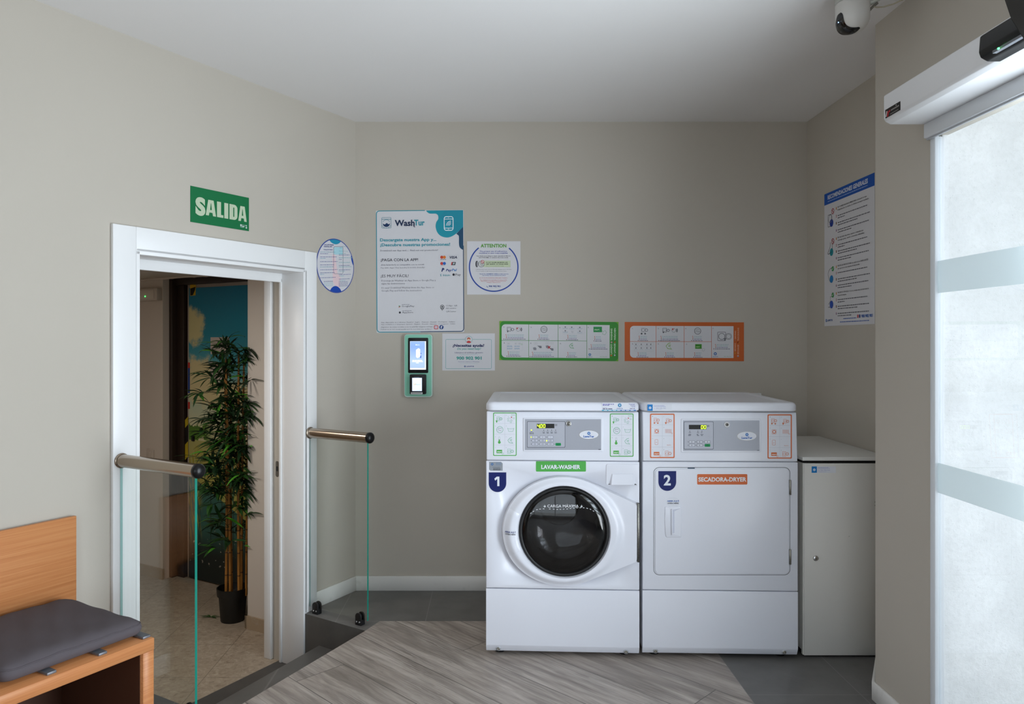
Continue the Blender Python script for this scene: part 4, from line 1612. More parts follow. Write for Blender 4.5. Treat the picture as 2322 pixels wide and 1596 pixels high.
p.poly([(880, 86), (1086, 86), (1086, 190), (1086, 285), (1000, 362), (810, 160)], '#1b8aa0', 3)
p.poly([(1086, 280), (1086, 548)] + spline([(1070, 544), (1045, 520), (1036, 480), (1036, 400), (1028, 378), (1005, 362)], 4, False), '#1d4766', 3)
wh = '#e2e8ee'
p.rstroke(865, 160, 968, 320, 24, 9, wh, 4)
p.line(866, 188, 967, 188, 7, wh, 4); p.line(866, 294, 967, 294, 7, wh, 4)
p.rect(908, 171, 922, 175, wh, 4); p.rect(906, 304, 924, 309, wh, 4)
for r_ in (20, 36, 52):
    p.ring(944, 265, r_, 7, wh, 4, a0=180, a1=270, k=10)
p.rstroke(136, 163, 245, 286, 10, 4, '#2f7d8e', 2)
p.line(137, 181, 244, 181, 3, '#2f7d8e'); p.line(137, 188, 244, 188, 3, '#2f7d8e')
p.ring(190, 232, 42, 4, '#2f7d8e', 2, a0=200, a1=340)
p.ring(190, 236, 52, 4, '#2f7d8e', 2, a0=20, a1=160)
p.poly([(148, 232)] + [(190 - 42 * math.cos(t * PI / 10), 232 + 42 * math.sin(t * PI / 10)) for t in range(1, 10)] + [(232, 232), (215, 243), (203, 232), (190, 228), (177, 242), (165, 243)], '#17335c', 3)
tx = p.text
tx('Wash', 288, 520, 262, 68, '#16284a', .03, res=3); tx('Tur', 514, 637, 258, 64, '#2a8fa0', .03, res=3)
p.stroke([(508, 250), (512, 272), (525, 278)], 9, '#16284a', 4)
tx('Descargate nuestra App y...', 115, 772, 441, 34, TEAL, .025, res=2)
tx('¡Descubre nuestras promociones!', 117, 932, 499, 34, TEAL, .025, res=2)
g5 = '#7d7d88'
tx('Download our App and....  Find out our promotions!', 119, 790, 557, 17, g5, .01)
tx('¡PAGA CON LA APP!', 124, 558, 674, 32, '#3d3d48', .01, res=2)
tx('¡Esta lavandería es compatible con tu móvil!', 124, 627, 723, 15, g5, .01)
tx('Pay with App! This laundry is mobile friendly!', 122, 636, 757, 15, '#96969f', .005)
tx('¡ES MUY FÁCIL!', 122, 446, 861, 32, '#55555f', 0, res=2)
tx('Descarga ya Washtur en App Store o Google Play y', 128, 762, 909, 19, g5)
tx('sigue las instrucciones', 128, 403, 943, 19, g5)
tx("It's easy! Download Washtur from the App Store or", 128, 745, 992, 19, '#8b8b95')
tx('Google Play and follow the instructions', 128, 600, 1026, 19, '#8b8b95')
tx('GooglePlay', 362, 510, 1209, 20, '#6a6a74'); p.words(364, 452, 1180, 5, '#8b8b95')
p.poly([(330, 1188), (352, 1202), (330, 1216)], '#3fa07a', 3); p.poly([(330, 1202), (352, 1202), (330, 1216)], '#c9554a', 4)
tx('AppStore', 370, 496, 1281, 20, '#6a6a74'); p.words(370, 488, 1253, 5, '#8b8b95')
p.disc(341, 1273, 12, '#33333b', 3)
tx('Código  QR', 878, 1012, 1206, 17, '#77777f'); tx('del centro', 878, 998, 1236, 17, '#77777f'); tx('QRCenter', 880, 996, 1274, 17, '#77777f')
p.ring(836, 1212, 21, 6, '#2b2b33', 3); p.disc(836, 1212, 9, '#2b2b33', 3)
p.stroke([(818, 1224), (836, 1252), (854, 1224)], 6, '#2b2b33', 3)
tx('App disponible en 6 idiomas: Español · Inglés · Francés · Alemán · Portugués · Italiano', 121, 986, 1392, 12, '#77777f')
tx('App available in 6 languages: Spanish · English · French · German · Portuguese · Italian', 121, 986, 1416, 12, '#8b8b93')
tx('¡Síguenos en redes sociales y no te pierdas ninguna ventaja!', 119, 724, 1447, 13, '#77777f')
tx('Follow us in our social media and do not miss any updates!', 119, 712, 1474, 13, '#8b8b93')
p.rect(738, 1426, 787, 1472, '#c2484f', 2, 12); p.rect(746, 1434, 779, 1464, '#dedee2', 3, 8); p.ring(762, 1449, 8, 4, '#b8529a', 4)
p.disc(825, 1449, 25, '#1f3f7d', 2); tx('f', 816, 834, 1466, 32, '#e2e2e8', .04)
p.rstroke(800, 605, 900, 669, 3, 2.5, '#c3c3ca'); p.rstroke(914, 605, 1028, 669, 3, 2.5, '#c3c3ca')
p.disc(834, 633, 18, '#c4452f', 2); p.disc(864, 633, 18, '#d9792f', 3); p.words(818, 884, 659, 5, '#55555f')
tx('VISA', 926, 1012, 649, 28, '#2b3350', .03, .25)
p.disc(834, 706, 18, '#c4403a', 2); p.disc(864, 706, 18, '#2a66b8', 3); p.words(822, 876, 731, 4, '#8b8b93')
p.poly([(948, 690), (998, 690), (990, 727), (940, 727)], '#3c4a50', 2); p.poly([(948, 690), (960, 690), (950, 727), (940, 727)], '#c43f3c', 3)
p.poly([(965, 700), (985, 696), (980, 716), (962, 718)], '#b9c3c3', 3)
tx('P', 828, 866, 798, 38, '#24346f', .06, .25); tx('Pay', 882, 950, 798, 28, '#2b3f86', .02, .25); tx('Pal', 950, 1010, 796, 28, '#3a7fc0', .02, .25)
tx('bizum', 848, 930, 853, 24, '#4a9aa4', .01)
p.line(812, 828, 830, 856, 4, '#3a8f9c'); p.line(828, 826, 814, 856, 4, '#3a8f9c')
p.disc(971, 837, 14, '#2f2f37', 3); tx('Pay', 994, 1053, 850, 26, '#3f3f47')
p.build(po)

Ta = zoomT(BW, 1055, 540, 135 / 1539)
po = board('attention_notice', BW, Ta, [(46, 80), (1426, 80), (1426, 1458), (46, 1458)], 'square white ATTENTION notice with a blue circle', 'notice')
p = Print(BW, Ta, .0017)
bl = '#25459a'
p.ring(735, 745, 627, 32, bl, 1, a0=-51, a1=232, k=72)
tx = p.text
tx('ATTENTION', 398, 1062, 238, 86, '#5f9f3e', .03, res=3)
tx('The proper use of self-service', 372, 1084, 352, 27, '#4a55a8', .02)
tx('machines is user responsability', 358, 1102, 398, 27, '#4a55a8', .02)
tx('Use them according to their capacity in KILOS', 292, 1168, 473, 22, '#55555f', .02)
tx('and VOLUME, to achieve the best result', 348, 1110, 514, 22, '#55555f', .02)
p.rect(470, 580, 1170, 750, '#c3cfae', 1)
p.disc(300, 668, 36, '#3b3b40', 2, 84); p.disc(312, 668, 18, '#9a9aa0', 3, 66)
p.disc(415, 668, 82, '#3b3b40', 2); p.disc(415, 668, 74, '#c9cbc8', 3)
for k in range(6):
    p.stroke(spline([(360 + k * 6, 630 + k * 16), (395, 620 + k * 18), (430, 645 + k * 14), (470, 640 + k * 14)], 4, False), 4, '#6a6a70', 4)
p.disc(446, 614, 44, '#b3282e', 4); p.disc(446, 614, 34, '#d9c9c8', 5); p.line(422, 590, 470, 638, 11, '#b3282e', 6)
tx('DO NOT EXCEED MAXIMUM LOAD', 540, 1100, 638, 22, '#2f3a30', .03, L=3)
tx('LIMIT MARKED ON THE MACHINES', 540, 1110, 680, 22, '#2f3a30', .03, L=3)
tx('Insert clothes loosely before closing', 540, 992, 725, 16, '#5a6358', L=3)
tx('› Sufficient water must enter to make the detergent can be dissolved', 262, 1190, 815, 17, '#66666f')
tx('› There should be enough space in the drum to move clothes', 262, 1068, 861, 17, '#66666f')
tx('Check the GARMENT LABELS to find out how', 366, 1118, 937, 23, '#3b62ac', .01)
tx('and if they can be washed and dried', 446, 1040, 972, 23, '#3b62ac', .01)
r3 = '#cc5a5a'
tx('Do not use the machines for bulky quilts or feathers', 370, 1092, 1037, 18, r3, .01)
tx('The company is not responsible, for misuse, for the', 382, 1080, 1089, 16, r3, .01)
tx('deterioration or damage to the garments in the', 404, 1056, 1120, 16, r3, .01)
tx('washing or drying process', 552, 910, 1151, 16, r3, .01)
tx('900 902 901', 608, 912, 1264, 42, '#2c4a9c', .02, res=2)
p.stroke([(555, 1232), (560, 1255), (590, 1268)], 12, '#2c4a9c', 3)
p.build(po)

po = board('help_notice', BW, Tt, [(912, 142), (1970, 140), (1970, 886), (912, 886)], 'small white help notice with a free phone number, right of the payment terminal', 'notice')
p = Print(BW, Tt, .0017)
tl = '#4aa3a3'
p.rstroke(980, 262, 1902, 846, 22, 6, tl, 1)
p.disc(1446, 264, 76, m_paper, 2); p.ring(1446, 264, 70, 6, tl, 3)
p.disc(1444, 252, 34, '#b5523c', 4, 30); p.disc(1444, 262, 24, '#e3c3a8', 5, 22); p.rect(1420, 238, 1468, 250, '#b5523c', 6)
p.disc(1446, 322, 44, '#c43a3a', 4, 32, a0=180, a1=360)
p.poly([(1402, 322), (1490, 322), (1474, 332), (1418, 332)], '#c43a3a', 4)
tx = p.text
tx('¿Necesitas ayuda?', 1122, 1756, 408, 52, '#22285f', .03, res=2)
tx('Do you need help?', 1212, 1692, 468, 40, '#3f9f98', .01, .25, res=2)
tx('Llámanos al teléfono gratuito', 1166, 1732, 540, 30, '#6a6a90')
tx('Contact us free of charge at', 1262, 1628, 572, 18, '#93c3c8')
tx('900 902 901', 1198, 1702, 665, 58, '#389c93', .035, res=2)
tx('Asistencia telefónica y WhatsApp', 1230, 1662, 716, 18, '#8a86b0')
tx('24 hours assistance', 1264, 1632, 746, 11, '#9fc3c8')
p.gear(1368, 803, 20, '#2a4f8c', '#dedee2')
tx('LAVATUR', 1400, 1552, 816, 26, '#4a5490', .02)
p.build(po)


def instruction_strip(T, x0, y0, x1, y1, col, corner, inner, vx, hy, vend, title, kind, label):
    po = board('instruction_sign', BW, T, [(x0, y0), (x1, y0 + 18), (x1 - 5, y1 + 22 if kind == 'w' else y1 + 4), (x0 - 4, y1)] if kind == 'w' else [(x0, y0), (x1, y0 + 6), (x1, y1 + 4), (x0, y1)], label, 'sign', ink(corner))
    p = Print(BW, T, .0017)
    sk = .008 if kind == 'w' else .003
    Y = lambda x, y: y + (x - x0) * sk
    if kind == 'w':
        p.poly([(x, Y(x, y)) for x, y in rrect(x0 + 12, y0 + 2, x1 - 8, y1 + 2, 70, 8)], col, 0)
    a0, b0, a1, b1 = inner
    r = 70
    pts = [(a1, b0), (a1, b1)] + [(a0 + r - r * math.sin(t * PI / 16), b1 - r + r * math.cos(t * PI / 16)) for t in range(0, 9)] + [(a0 + r - r * math.cos(t * PI / 16), b0 + r - r * math.sin(t * PI / 16)) for t in range(0, 9)]
    p.poly([(x, Y(x, y)) for x, y in pts], m_paper, 1)
    lc = col
    for x in vx:
        p.line(x, Y(x, b0), x, Y(x, b1), 7, lc, 2)
    p.line(a0, Y(a0, hy), vend, Y(vend, hy), 7, lc, 2)
    return po, p, Y


def strip_lines(p, cx, y, w, seed=0):
    for k, (c, ww) in enumerate((('#8fb0b5', .8), ('#8fb8bd', .76), ('#5f5a9a', .76), ('#3a3358', 1.0))):
        hw = w * ww / 2
        p.disc(cx - hw - 6, y + 26 * k, 8, '#c05a3c' if k < 2 else '#7a2f33', 3, k=8)
        p.words(cx - hw + 14, cx + hw, y + 26 * k + 2, 8, c)


def strip_wash_icon(p, cx, cy, s=1):
    k = '#4a4a52'
    p.rstroke(cx - 130 * s, cy - 40 * s, cx - 62 * s, cy + 32 * s, 6, 7, k); p.ring(cx - 98 * s, cy, 22 * s, 4, '#8b8b93', k=16)
    p.ring(cx - 32 * s, cy, 22 * s, 8, k, k=18); icon_shirt(p, cx - 120 * s, cy + 36 * s, 15 * s, k)
    p.rect(cx - 6, cy - 2, cx + 12, cy + 2, k, 3)
    p.ring(cx + 70 * s, cy, 34 * s, 6, '#77777f', k=20); p.disc(cx + 126 * s, cy, 15 * s, '#55555c', 3, 34 * s); p.disc(cx + 124 * s, cy, 6 * s, '#a3a3a8', 4, 26 * s)
    for d in (1, -1):
        p.line(cx + 38 * s, cy - 20 * s - 16 * d, cx + 66 * s, cy - 20 * s + 16 * d, 9 * s, '#b5282c', 5)


def strip_drum(p, cx, cy, r=58):
    p.ring(cx, cy, r, 8, '#44444c', k=28)
    p.line(cx - r * .6, cy - r * .4, cx + r * .6, cy - r * .4, 6, '#55555c')
    for k in range(3):
        p.stroke(spline([(cx - r * .8, cy + k * 12 - 6), (cx - r * .2, cy - 8 + k * 16), (cx + r * .2, cy + 6 + k * 8), (cx + r * .8, cy - 8 + k * 14)], 4, False), 4, '#77777f')


Tg = zoomT(BW, 1120, 720, 290 / 2322)
po, p, Y = instruction_strip(Tg, 100, 62, 2262, 770, '#388a34', '#73aa35', (140, 120, 2100, 722), (630, 1165, 1685), 412, 1685, '', 'w',
                             'long green washing instruction sign left of the orange one')
tx = p.text
for i, (x_, y_) in enumerate(((186, 180), (676, 184), (1196, 190), (186, 468), (672, 474), (1208, 480), (1712, 190))):
    tx('%d.' % (i + 1), x_ - 10, x_ + 14, y_, 18, '#33333b', .02)
strip_wash_icon(p, 370, 216)
strip_lines(p, 385, 312, 400)
strip_drum(p, 908, 214); strip_lines(p, 905, 316, 200)
p.rstroke(1240, 160, 1640, 292, 3, 2.5, '#bcbcc4')
for cx, cy in ((1295, 172), (1412, 176), (1558, 178), (1295, 240), (1558, 246)):
    p.poly([(cx - 14, cy - 8), (cx + 14, cy - 8), (cx + 8, cy + 8), (cx - 8, cy + 8)], '#55555c', 3)
    p.words(cx - 48, cx + 48, cy + 20, 5, '#6f8fa8'); p.words(cx - 40, cx + 40, cy + 36, 4, '#9ab0c0')
icon_hand(p, 1420, 260, 20, '#8b8b93', 4)
strip_lines(p, 1425, 324, 200)
p.rect(1806, 166, 1960, 264, '#2f8f4f', 3); tx('start', 1822, 1914, 232, 30, '#c9e3c3', .02)
icon_hand(p, 1990, 270, 52, '#8fb59a', 9)
strip_lines(p, 1890, 346, 140); strip_lines(p, 1900, 492, 330)
p.rstroke(236, 440, 522, 600, 3, 2.5, '#bcbcc4')
for cx in (266, 396, 460):
    p.rstroke(cx - 18, 460, cx + 18, 484, 5, 2.5, '#a3a3ab'); p.rect(cx - 3, 468, cx + 3, 476, '#44444c', 3)
icon_hand(p, 500, 484, 18, '#7fb07a', 4)
for x_ in (240, 372):
    for y_ in (515, 528, 556, 570):
        p.words(x_, x_ + 95, y_, 7, '#7fa3c0')
strip_lines(p, 365, 622, 250)
for cx in (757, 970, 1050):
    p.rstroke(cx - 28, 446, cx + 28, 482, 5, 2.5, '#a3a3ab'); p.rect(cx - 3, 460, cx + 3, 468, '#44444c', 3)
for cx, cy in ((740, 565), (970, 530)):
    p.poly([(cx - 32, cy - 20), (cx + 10, cy - 28), (cx + 32, cy - 10), (cx + 28, cy + 26), (cx - 20, cy + 24)], '#8b8b93', 3)
for cx, cy in ((825, 528), (1040, 572)):
    p.poly([(cx - 42, cy - 20), (cx + 38, cy - 14), (cx + 42, cy + 24), (cx + 10, cy + 28), (cx - 20, cy - 4)], '#77777f', 3)
for d in (1, -1):
    p.line(980, 540 - 22 * d, 1022, 540 + 22 * d, 14, '#b5282c', 5)
strip_lines(p, 880, 628, 440)
icon_euro(p, 1415, 512, 46, '#4f9f5a', 9)
strip_lines(p, 1418, 634, 180)
p.gear(1740, 672, 27, '#2a6fa8'); tx('LAVATUR', 1700, 1784, 720, 14, '#2f5fa0', .01)
tx('900 902 901', 1922, 2050, 718, 16, '#6a9a6a')
gw = '#c9dcc0'
tx('LAVADO', 665, 480, 2145, 30, gw, .03, up=True, res=2); tx('WASHING', 415, 200, 2148, 30, gw, .03, up=True, res=2)
tx('LAVAGE', 645, 470, 2206, 30, gw, .03, up=True, res=2); tx('WÄSCHEN', 410, 192, 2210, 30, gw, .03, up=True, res=2)
p.disc(2130, 688, 16, '#c9902f', 3, k=14); p.rect(2118, 682, 2142, 694, '#b53a2c', 4)
p.disc(2134, 448, 16, '#c9a0a8', 3, k=14); p.rect(2122, 445, 2146, 451, '#b5405a', 4)
p.disc(2190, 682, 16, '#c9c9d0', 3, k=14); p.rect(2174, 676, 2185, 690, '#3a4f9a', 4)
p.disc(2194, 444, 16, '#c08a30', 3, k=14); p.rect(2180, 434, 2208, 444, '#5a2a26', 4)
p.build(po)

To = zoomT(BW, 1410, 720, 290 / 2322)
po, p, Y = instruction_strip(To, 52, 80, 2216, 788, '#c4602c', '#c4602c', (148, 150, 2026, 728), (620, 1130, 1626), 432, 1626, '', 'd',
                             'long orange drying instruction sign right of the green one')
tx = p.text
for i, (x_, y_) in enumerate(((194, 208), (662, 206), (1160, 208), (192, 486), (662, 486), (1174, 490), (1654, 206))):
    tx('%d.' % (i + 1), x_ - 8, x_ + 12, y_, 18, '#44444c', .02)
k_ = '#4a4a52'
p.rstroke(354, 188, 424, 264, 5, 3.5, '#77777f'); p.ring(386, 226, 28, 5, k_); p.ring(446, 228, 24, 9, '#77777f')
p.disc(358, 292, 16, '#55555c', 3); p.disc(422, 292, 16, '#66666d', 3)
strip_lines(p, 388, 338, 170)
strip_wash_icon(p, 872, 232); strip_lines(p, 870, 340, 390)
strip_drum(p, 1375, 244, 58); strip_lines(p, 1370, 340, 200)
p.rstroke(1740, 262, 1882, 420, 10, 7, k_); p.ring(1812, 342, 56, 8, k_); p.ring(1936, 342, 56, 6, k_); p.ring(1936, 342, 40, 5, k_)
icon_shirt(p, 1868, 396, 26, '#77777f')
strip_lines(p, 1820, 490, 290)
p.rstroke(226, 452, 576, 612, 3, 2.5, '#b8b8b0')
for cx in (255, 352, 455, 525):
    for cy in (486, 552):
        p.rect(cx - 7, cy - 12, cx + 5, cy + 12, '#44444c', 3); p.words(cx - 30, cx + 30, cy + 26, 4, '#8fa8b5')
strip_lines(p, 380, 638, 200)
icon_euro(p, 860, 516, 58, '#74a82f', 10)
strip_lines(p, 872, 638, 180)
p.rect(1330, 482, 1448, 566, '#3f8a2c', 3); tx('start', 1342, 1412, 540, 24, '#b9dca0', .02)
icon_hand(p, 1470, 580, 36, '#a3a3a8', 6)
strip_lines(p, 1385, 640, 150)
p.gear(1694, 656, 32, '#2f66a8'); tx('LAVATUR', 1644, 1746, 716, 15, '#3a66a8', .01)
tx('900 902 901', 1850, 1982, 714, 16, '#6f9a5a')
gw = '#dba98a'
tx('SECADO', 612, 462, 2068, 26, gw, .03, up=True, res=2); tx('DRYING', 388, 240, 2072, 26, gw, .03, up=True, res=2)
tx('SÉCHAGE', 668, 492, 2122, 26, gw, .03, up=True, res=2); tx('TROCKNUNG', 424, 184, 2124, 26, gw, .03, up=True, res=2)
p.rect(2046, 630, 2064, 660, '#c9902f', 3); p.rect(2050, 402, 2066, 424, '#a8705f', 3)
p.disc(2108, 452, 16, '#8a2a1c', 3, k=14); p.rect(2112, 452, 2126, 466, '#d09a30', 4)
p.disc(2108, 700, 17, '#d0b8b0', 3, k=14); p.rect(2094, 702, 2122, 712, '#4a4a80', 4)
p.build(po)

# ------------------------------------------------------------------ poster on the recess side wall
Lw, Lh = 522.0, 698.0
aL, aR = YB - 3.927, YB - 3.412
def Tr(x, y):
    return aL + (aR - aL) * x / Lw, 2.171 - y / 1000
po = board('recommendations_poster', RW, Tr, [(0, 0), (Lw, 0), (Lw, Lh), (0, Lh)], 'tall white advice poster with a blue header in the recess at right', 'poster')
p = Print(RW, Tr, .0017)
tx = p.text
p.rect(0, 0, Lw, 60, '#0f4fa8', 1)
tx('RECOMENDACIONES GENERALES', 42, 462, 35, 21, '#d5dbe8', .03, res=2)
p.words(42, 458, 46, 4, '#93a9d8', 3)
blk = '#26262c'
heads = (('NO SOBRECARGAR LA MÁQUINA, colocando la ropa', 'holgadamente, sin atados, se obtiene un mejor resultado.'),
         ('NO introducir deportivos, zapatos o materiales que', 'contengan goma, caucho o materiales inflamables.'),
         ('SEGUIR LAS INDICACIONES de cuidado de los FABRICANTES', 'que aparecen en las etiquetas de las prendas.'),
         ('VACIAR LOS BOLSILLOS de las prendas antes de introducir la', 'ropa en la máquina.'))
ys = ((98, 138, 174, 211), (253, 287, 319, 353), (397, 429, 461, 493), (533, 566, 600, 636))
for k, (h1, h2) in enumerate(heads):
    y_ = ys[k]
    tx(h1, 155, 420 + (30, 0, 45, 50)[k], y_[0], 7.5, blk, .008)
    tx(h2, 155, (472, 430, 385, 250)[k], y_[0] + 14, 7.5, blk, .008)
    for j in (1, 2, 3):
        p.words(155, (455, 480, 470)[j - 1], y_[j], 4.5, '#6a6a72')
        if not (k == 2 and j == 1):
            p.words(155, (230, 360, 300)[j - 1], y_[j] + 12, 4.5, '#6a6a72')
    for j, (c1, c2) in enumerate((('#c9752f', '#d9a83a'), ('#b84a55', '#c9c9d0'), ('#2b1f1c', '#c9802f'), ('#b5707a', '#6a75a8'))):
        p.rect(135, y_[j] - 6, 143, y_[j] + 6, c1, 2); p.rect(135, y_[j] - 2, 143, y_[j] + 2, c2, 3)
    cc = ('#123a9a', '#0f8a96', '#1c78b8', '#2a4fae')[k]
    p.disc(84, y_[0] + 66 - k * 4, 20, cc, 2, 20)
    if k < 2:
        p.ring(100, y_[0] + 8, 13, 4, '#a83238', 4); p.line(92, y_[0] + 0, 108, y_[0] + 16, 4, '#a83238', 4)
    else:
        p.disc(100, y_[0] + 6, 13, '#1f8a3f', 4); p.stroke([(93, y_[0] + 6), (98, y_[0] + 11), (106, y_[0] - 1)], 3.5, '#dfe6df', 5)
p.rstroke(44, 118, 84, 180, 4, 2.5, '#44444c'); p.ring(70, 140, 20, 3, '#77777f')
p.stroke(spline([(70, 262), (66, 290), (45, 312), (48, 322), (90, 310), (92, 275)], 5, False), 3, '#33333b')
p.stroke(spline([(95, 395), (60, 405), (45, 430), (70, 470)], 5, False), 2.5, '#33333b')
p.stroke([(92, 545), (70, 548), (72, 570), (50, 585)], 2.5, '#33333b'); p.words(48, 66, 600, 3, '#55555c')
p.gear(24, 668, 9, '#1f5fa8'); tx('LAVATUR', 38, 98, 673, 10, '#2f5fa8', .02)
tx('900 902 901', 400, 505, 664, 14, '#2a62b0', .03, res=2)
p.rect(358, 649, 372, 665, '#c0505a', 2, 3); p.rect(376, 649, 390, 665, '#24407d', 2, 3)
p.words(215, 350, 664, 4, '#4a66b0'); p.words(180, 480, 680, 4, '#4a66b0')
p.build(po)

# ------------------------------------------------------------------ signs on the left wall
s0, s1, z1, z0 = 1.0743, .7535, 2.0707, 1.9135
def Ts(x, y):      # millimetre-like units 320 x 157
    return -s0 + (s0 - s1) * x / 320, z1 - (z1 - z0) * y / 157
po = board('exit_sign', LW, Ts, [(0, 0), (320, 0), (320, 157), (0, 157)], 'green SALIDA exit sign above the doorway', 'sign', ink('#0b6a3c'), th=.002)
p = Print(LW, Ts, .0022)
vs = {'S': (24, 76), 'A': (78, 132), 'L': (138, 172), 'I': (177, 199), 'D': (206, 253), 'A2': (256, 304)}
def poly_o(pts, L=2):
    p.poly(pts, '#b9c6ab', L)
G_ = '#0b6a3c'
yt, yb = 46, 116
# S as a fat stroke, the other letters cut from blocks, condensed heavy face
p.text('S', 24, 76, yb + 1, (yb - yt) * 1.0, '#b9c6ab', .06, res=5)
for x0_, x1_ in ((78, 133), (257, 306)):
    cx = (x0_ + x1_) / 2; w_ = x1_ - x0_
    poly_o([(cx - w_ * .26, yt), (cx + w_ * .26, yt), (x1_, yb), (cx + w_ * .2, yb), (cx + w_ * .15, yb - 14), (cx - w_ * .15, yb - 14), (cx - w_ * .2, yb), (x0_, yb)])
    p.poly([(cx - 1, yt + 14), (cx + 1, yt + 14), (cx + w_ * .085, yb - 26), (cx - w_ * .085, yb - 26)], G_, 3)
poly_o([(138, yt), (160, yt), (160, yb - 12), (173, yb - 12), (173, yb), (138, yb)])
p.rect(178, yt, 200, yb, '#b9c6ab', 2)
poly_o([(207, yb), (207, yt), (232, yt)] + [(232 + 20 * math.sin(t * PI / 16), yt + 18 - 18 * math.cos(t * PI / 16)) for t in range(1, 9)] + [(232 + 20 * math.cos(t * PI / 16), yb - 18 + 18 * math.sin(t * PI / 16)) for t in range(0, 9)])
p.rect(228, yt + 13, 234, yb - 13, G_, 3, 3)
for x_, y_, w_, h_ in ((268, 131, 9, 9), (279, 132, 8, 2), (290, 132, 8, 2), (300, 131, 7, 5), (279, 137, 14, 5), (268, 143, 20, 1.5), (300, 139, 8, 8)):
    p.rect(x_, y_, x_ + w_, y_ + h_, '#b9c9c3', 2)
p.build(po, 'lettering', 'letter')

sc_, zc_, r_ = .161, 1.801, .1467
def Tq(x, y):      # close-up coordinates mapped on a disc of radius r_: x 160..957 and y 207..1360 span it
    cx, cy = 560, 783
    return -sc_ + (x - cx) / 398 * r_, zc_ - (y - cy - (x - cx) * .14) / 577 * r_
e = [(-sc_ + r_ * math.cos(t * PI / 36), zc_ + r_ * math.sin(t * PI / 36)) for t in range(72)]
po = MB().prism(e, .0003, .0015, LW, ink('#3a4f9c')).build('round_sticker', loc=LW.at(-sc_, zc_))
tag(po, 'round white sticker with blue blots and tiny print right of the doorway', 'sticker')
p = Print(LW, lambda x, y: (x, y), .0017)
p.poly([(-sc_ + r_ * .965 * math.cos(t * PI / 36), zc_ + r_ * .965 * math.sin(t * PI / 36)) for t in range(72)], m_paper, 0)
def arc_blob(t0, t1, dip, col):
    o_ = [(-sc_ + r_ * .965 * math.cos(math.radians(t)), zc_ + r_ * .965 * math.sin(math.radians(t))) for t in range(t0, t1 + 1, 4)]
    tm = math.radians((t0 + t1) / 2)
    a_ = o_[-1]; b2 = o_[0]
    n_ = 10
    for i in range(1, n_):
        u = i / n_
        k = math.sin(PI * u) ** .7
        o_.append((a_[0] + (b2[0] - a_[0]) * u - math.cos(tm) * dip * k, a_[1] + (b2[1] - a_[1]) * u - math.sin(tm) * dip * k))
    p.poly(o_, col, 2)
arc_blob(74, 110, .018, '#1f8fb0'); arc_blob(252, 288, .026, '#1446a8'); arc_blob(6, 30, .006, '#1446a8')
p2 = Print(LW, Tq, .0017)
p2.poly([(485, 540), (545, 540), (600, 960), (660, 990), (640, 1320), (560, 1230), (500, 1120)], '#e3c8cc', 1)
p2.rstroke(515, 370, 715, 950, 30, 8, '#8a8f9a', 3)
p2.rect(522, 380, 706, 540, '#a9d3dd', 2, 20)
tx = p2.text
tx('¿POR QUÉ UTILIZAR', 315, 515, 350, 24, '#3a4488', .03); tx('NUESTRA APP?', 312, 480, 388, 24, '#3a4488', .03)
tx('PORQUE PUEDES', 308, 490, 452, 22, '#5a64a0', .02)
tx('WHY USE OUR', 690, 780, 375, 18, '#6fb5bd'); tx('APP?', 640, 690, 405, 18, '#6fb5bd')
tx('BECAUSE YOU CAN', 628, 815, 478, 18, '#6fb5bd')
for i, y_ in enumerate((480, 515, 580, 610, 680, 750, 790, 850, 915, 945, 1015)):
    p2.words(235, 235 + (310, 180, 340, 120, 360, 290, 300, 360, 300, 80, 330)[i], y_ + 10, 9, '#6066a0' if i % 3 else '#6f9fb5')
for i, y_ in enumerate((520, 550, 610, 645, 710, 775, 805, 870, 900, 970, 1000, 1065, 1100)):
    p2.words(625, 625 + (160, 230, 290, 60, 250, 240, 280, 250, 130, 270, 110, 240, 140)[i], y_, 9, '#6066a0' if i % 2 else '#7fb9bf')
for i in range(4):
    p2.words(310, 500, 1105 + 30 * i, 8, '#8fb9c3' if i else '#4a4f8c'); p2.words(620, 820, 1125 + 30 * i, 8, '#5a5f96')
p.build(po, 'artwork'); p2.build(po, 'print', 'lettering')
m_edgep = M('pale_glass_edge', '#a3cfcb', .3, spec=.6)
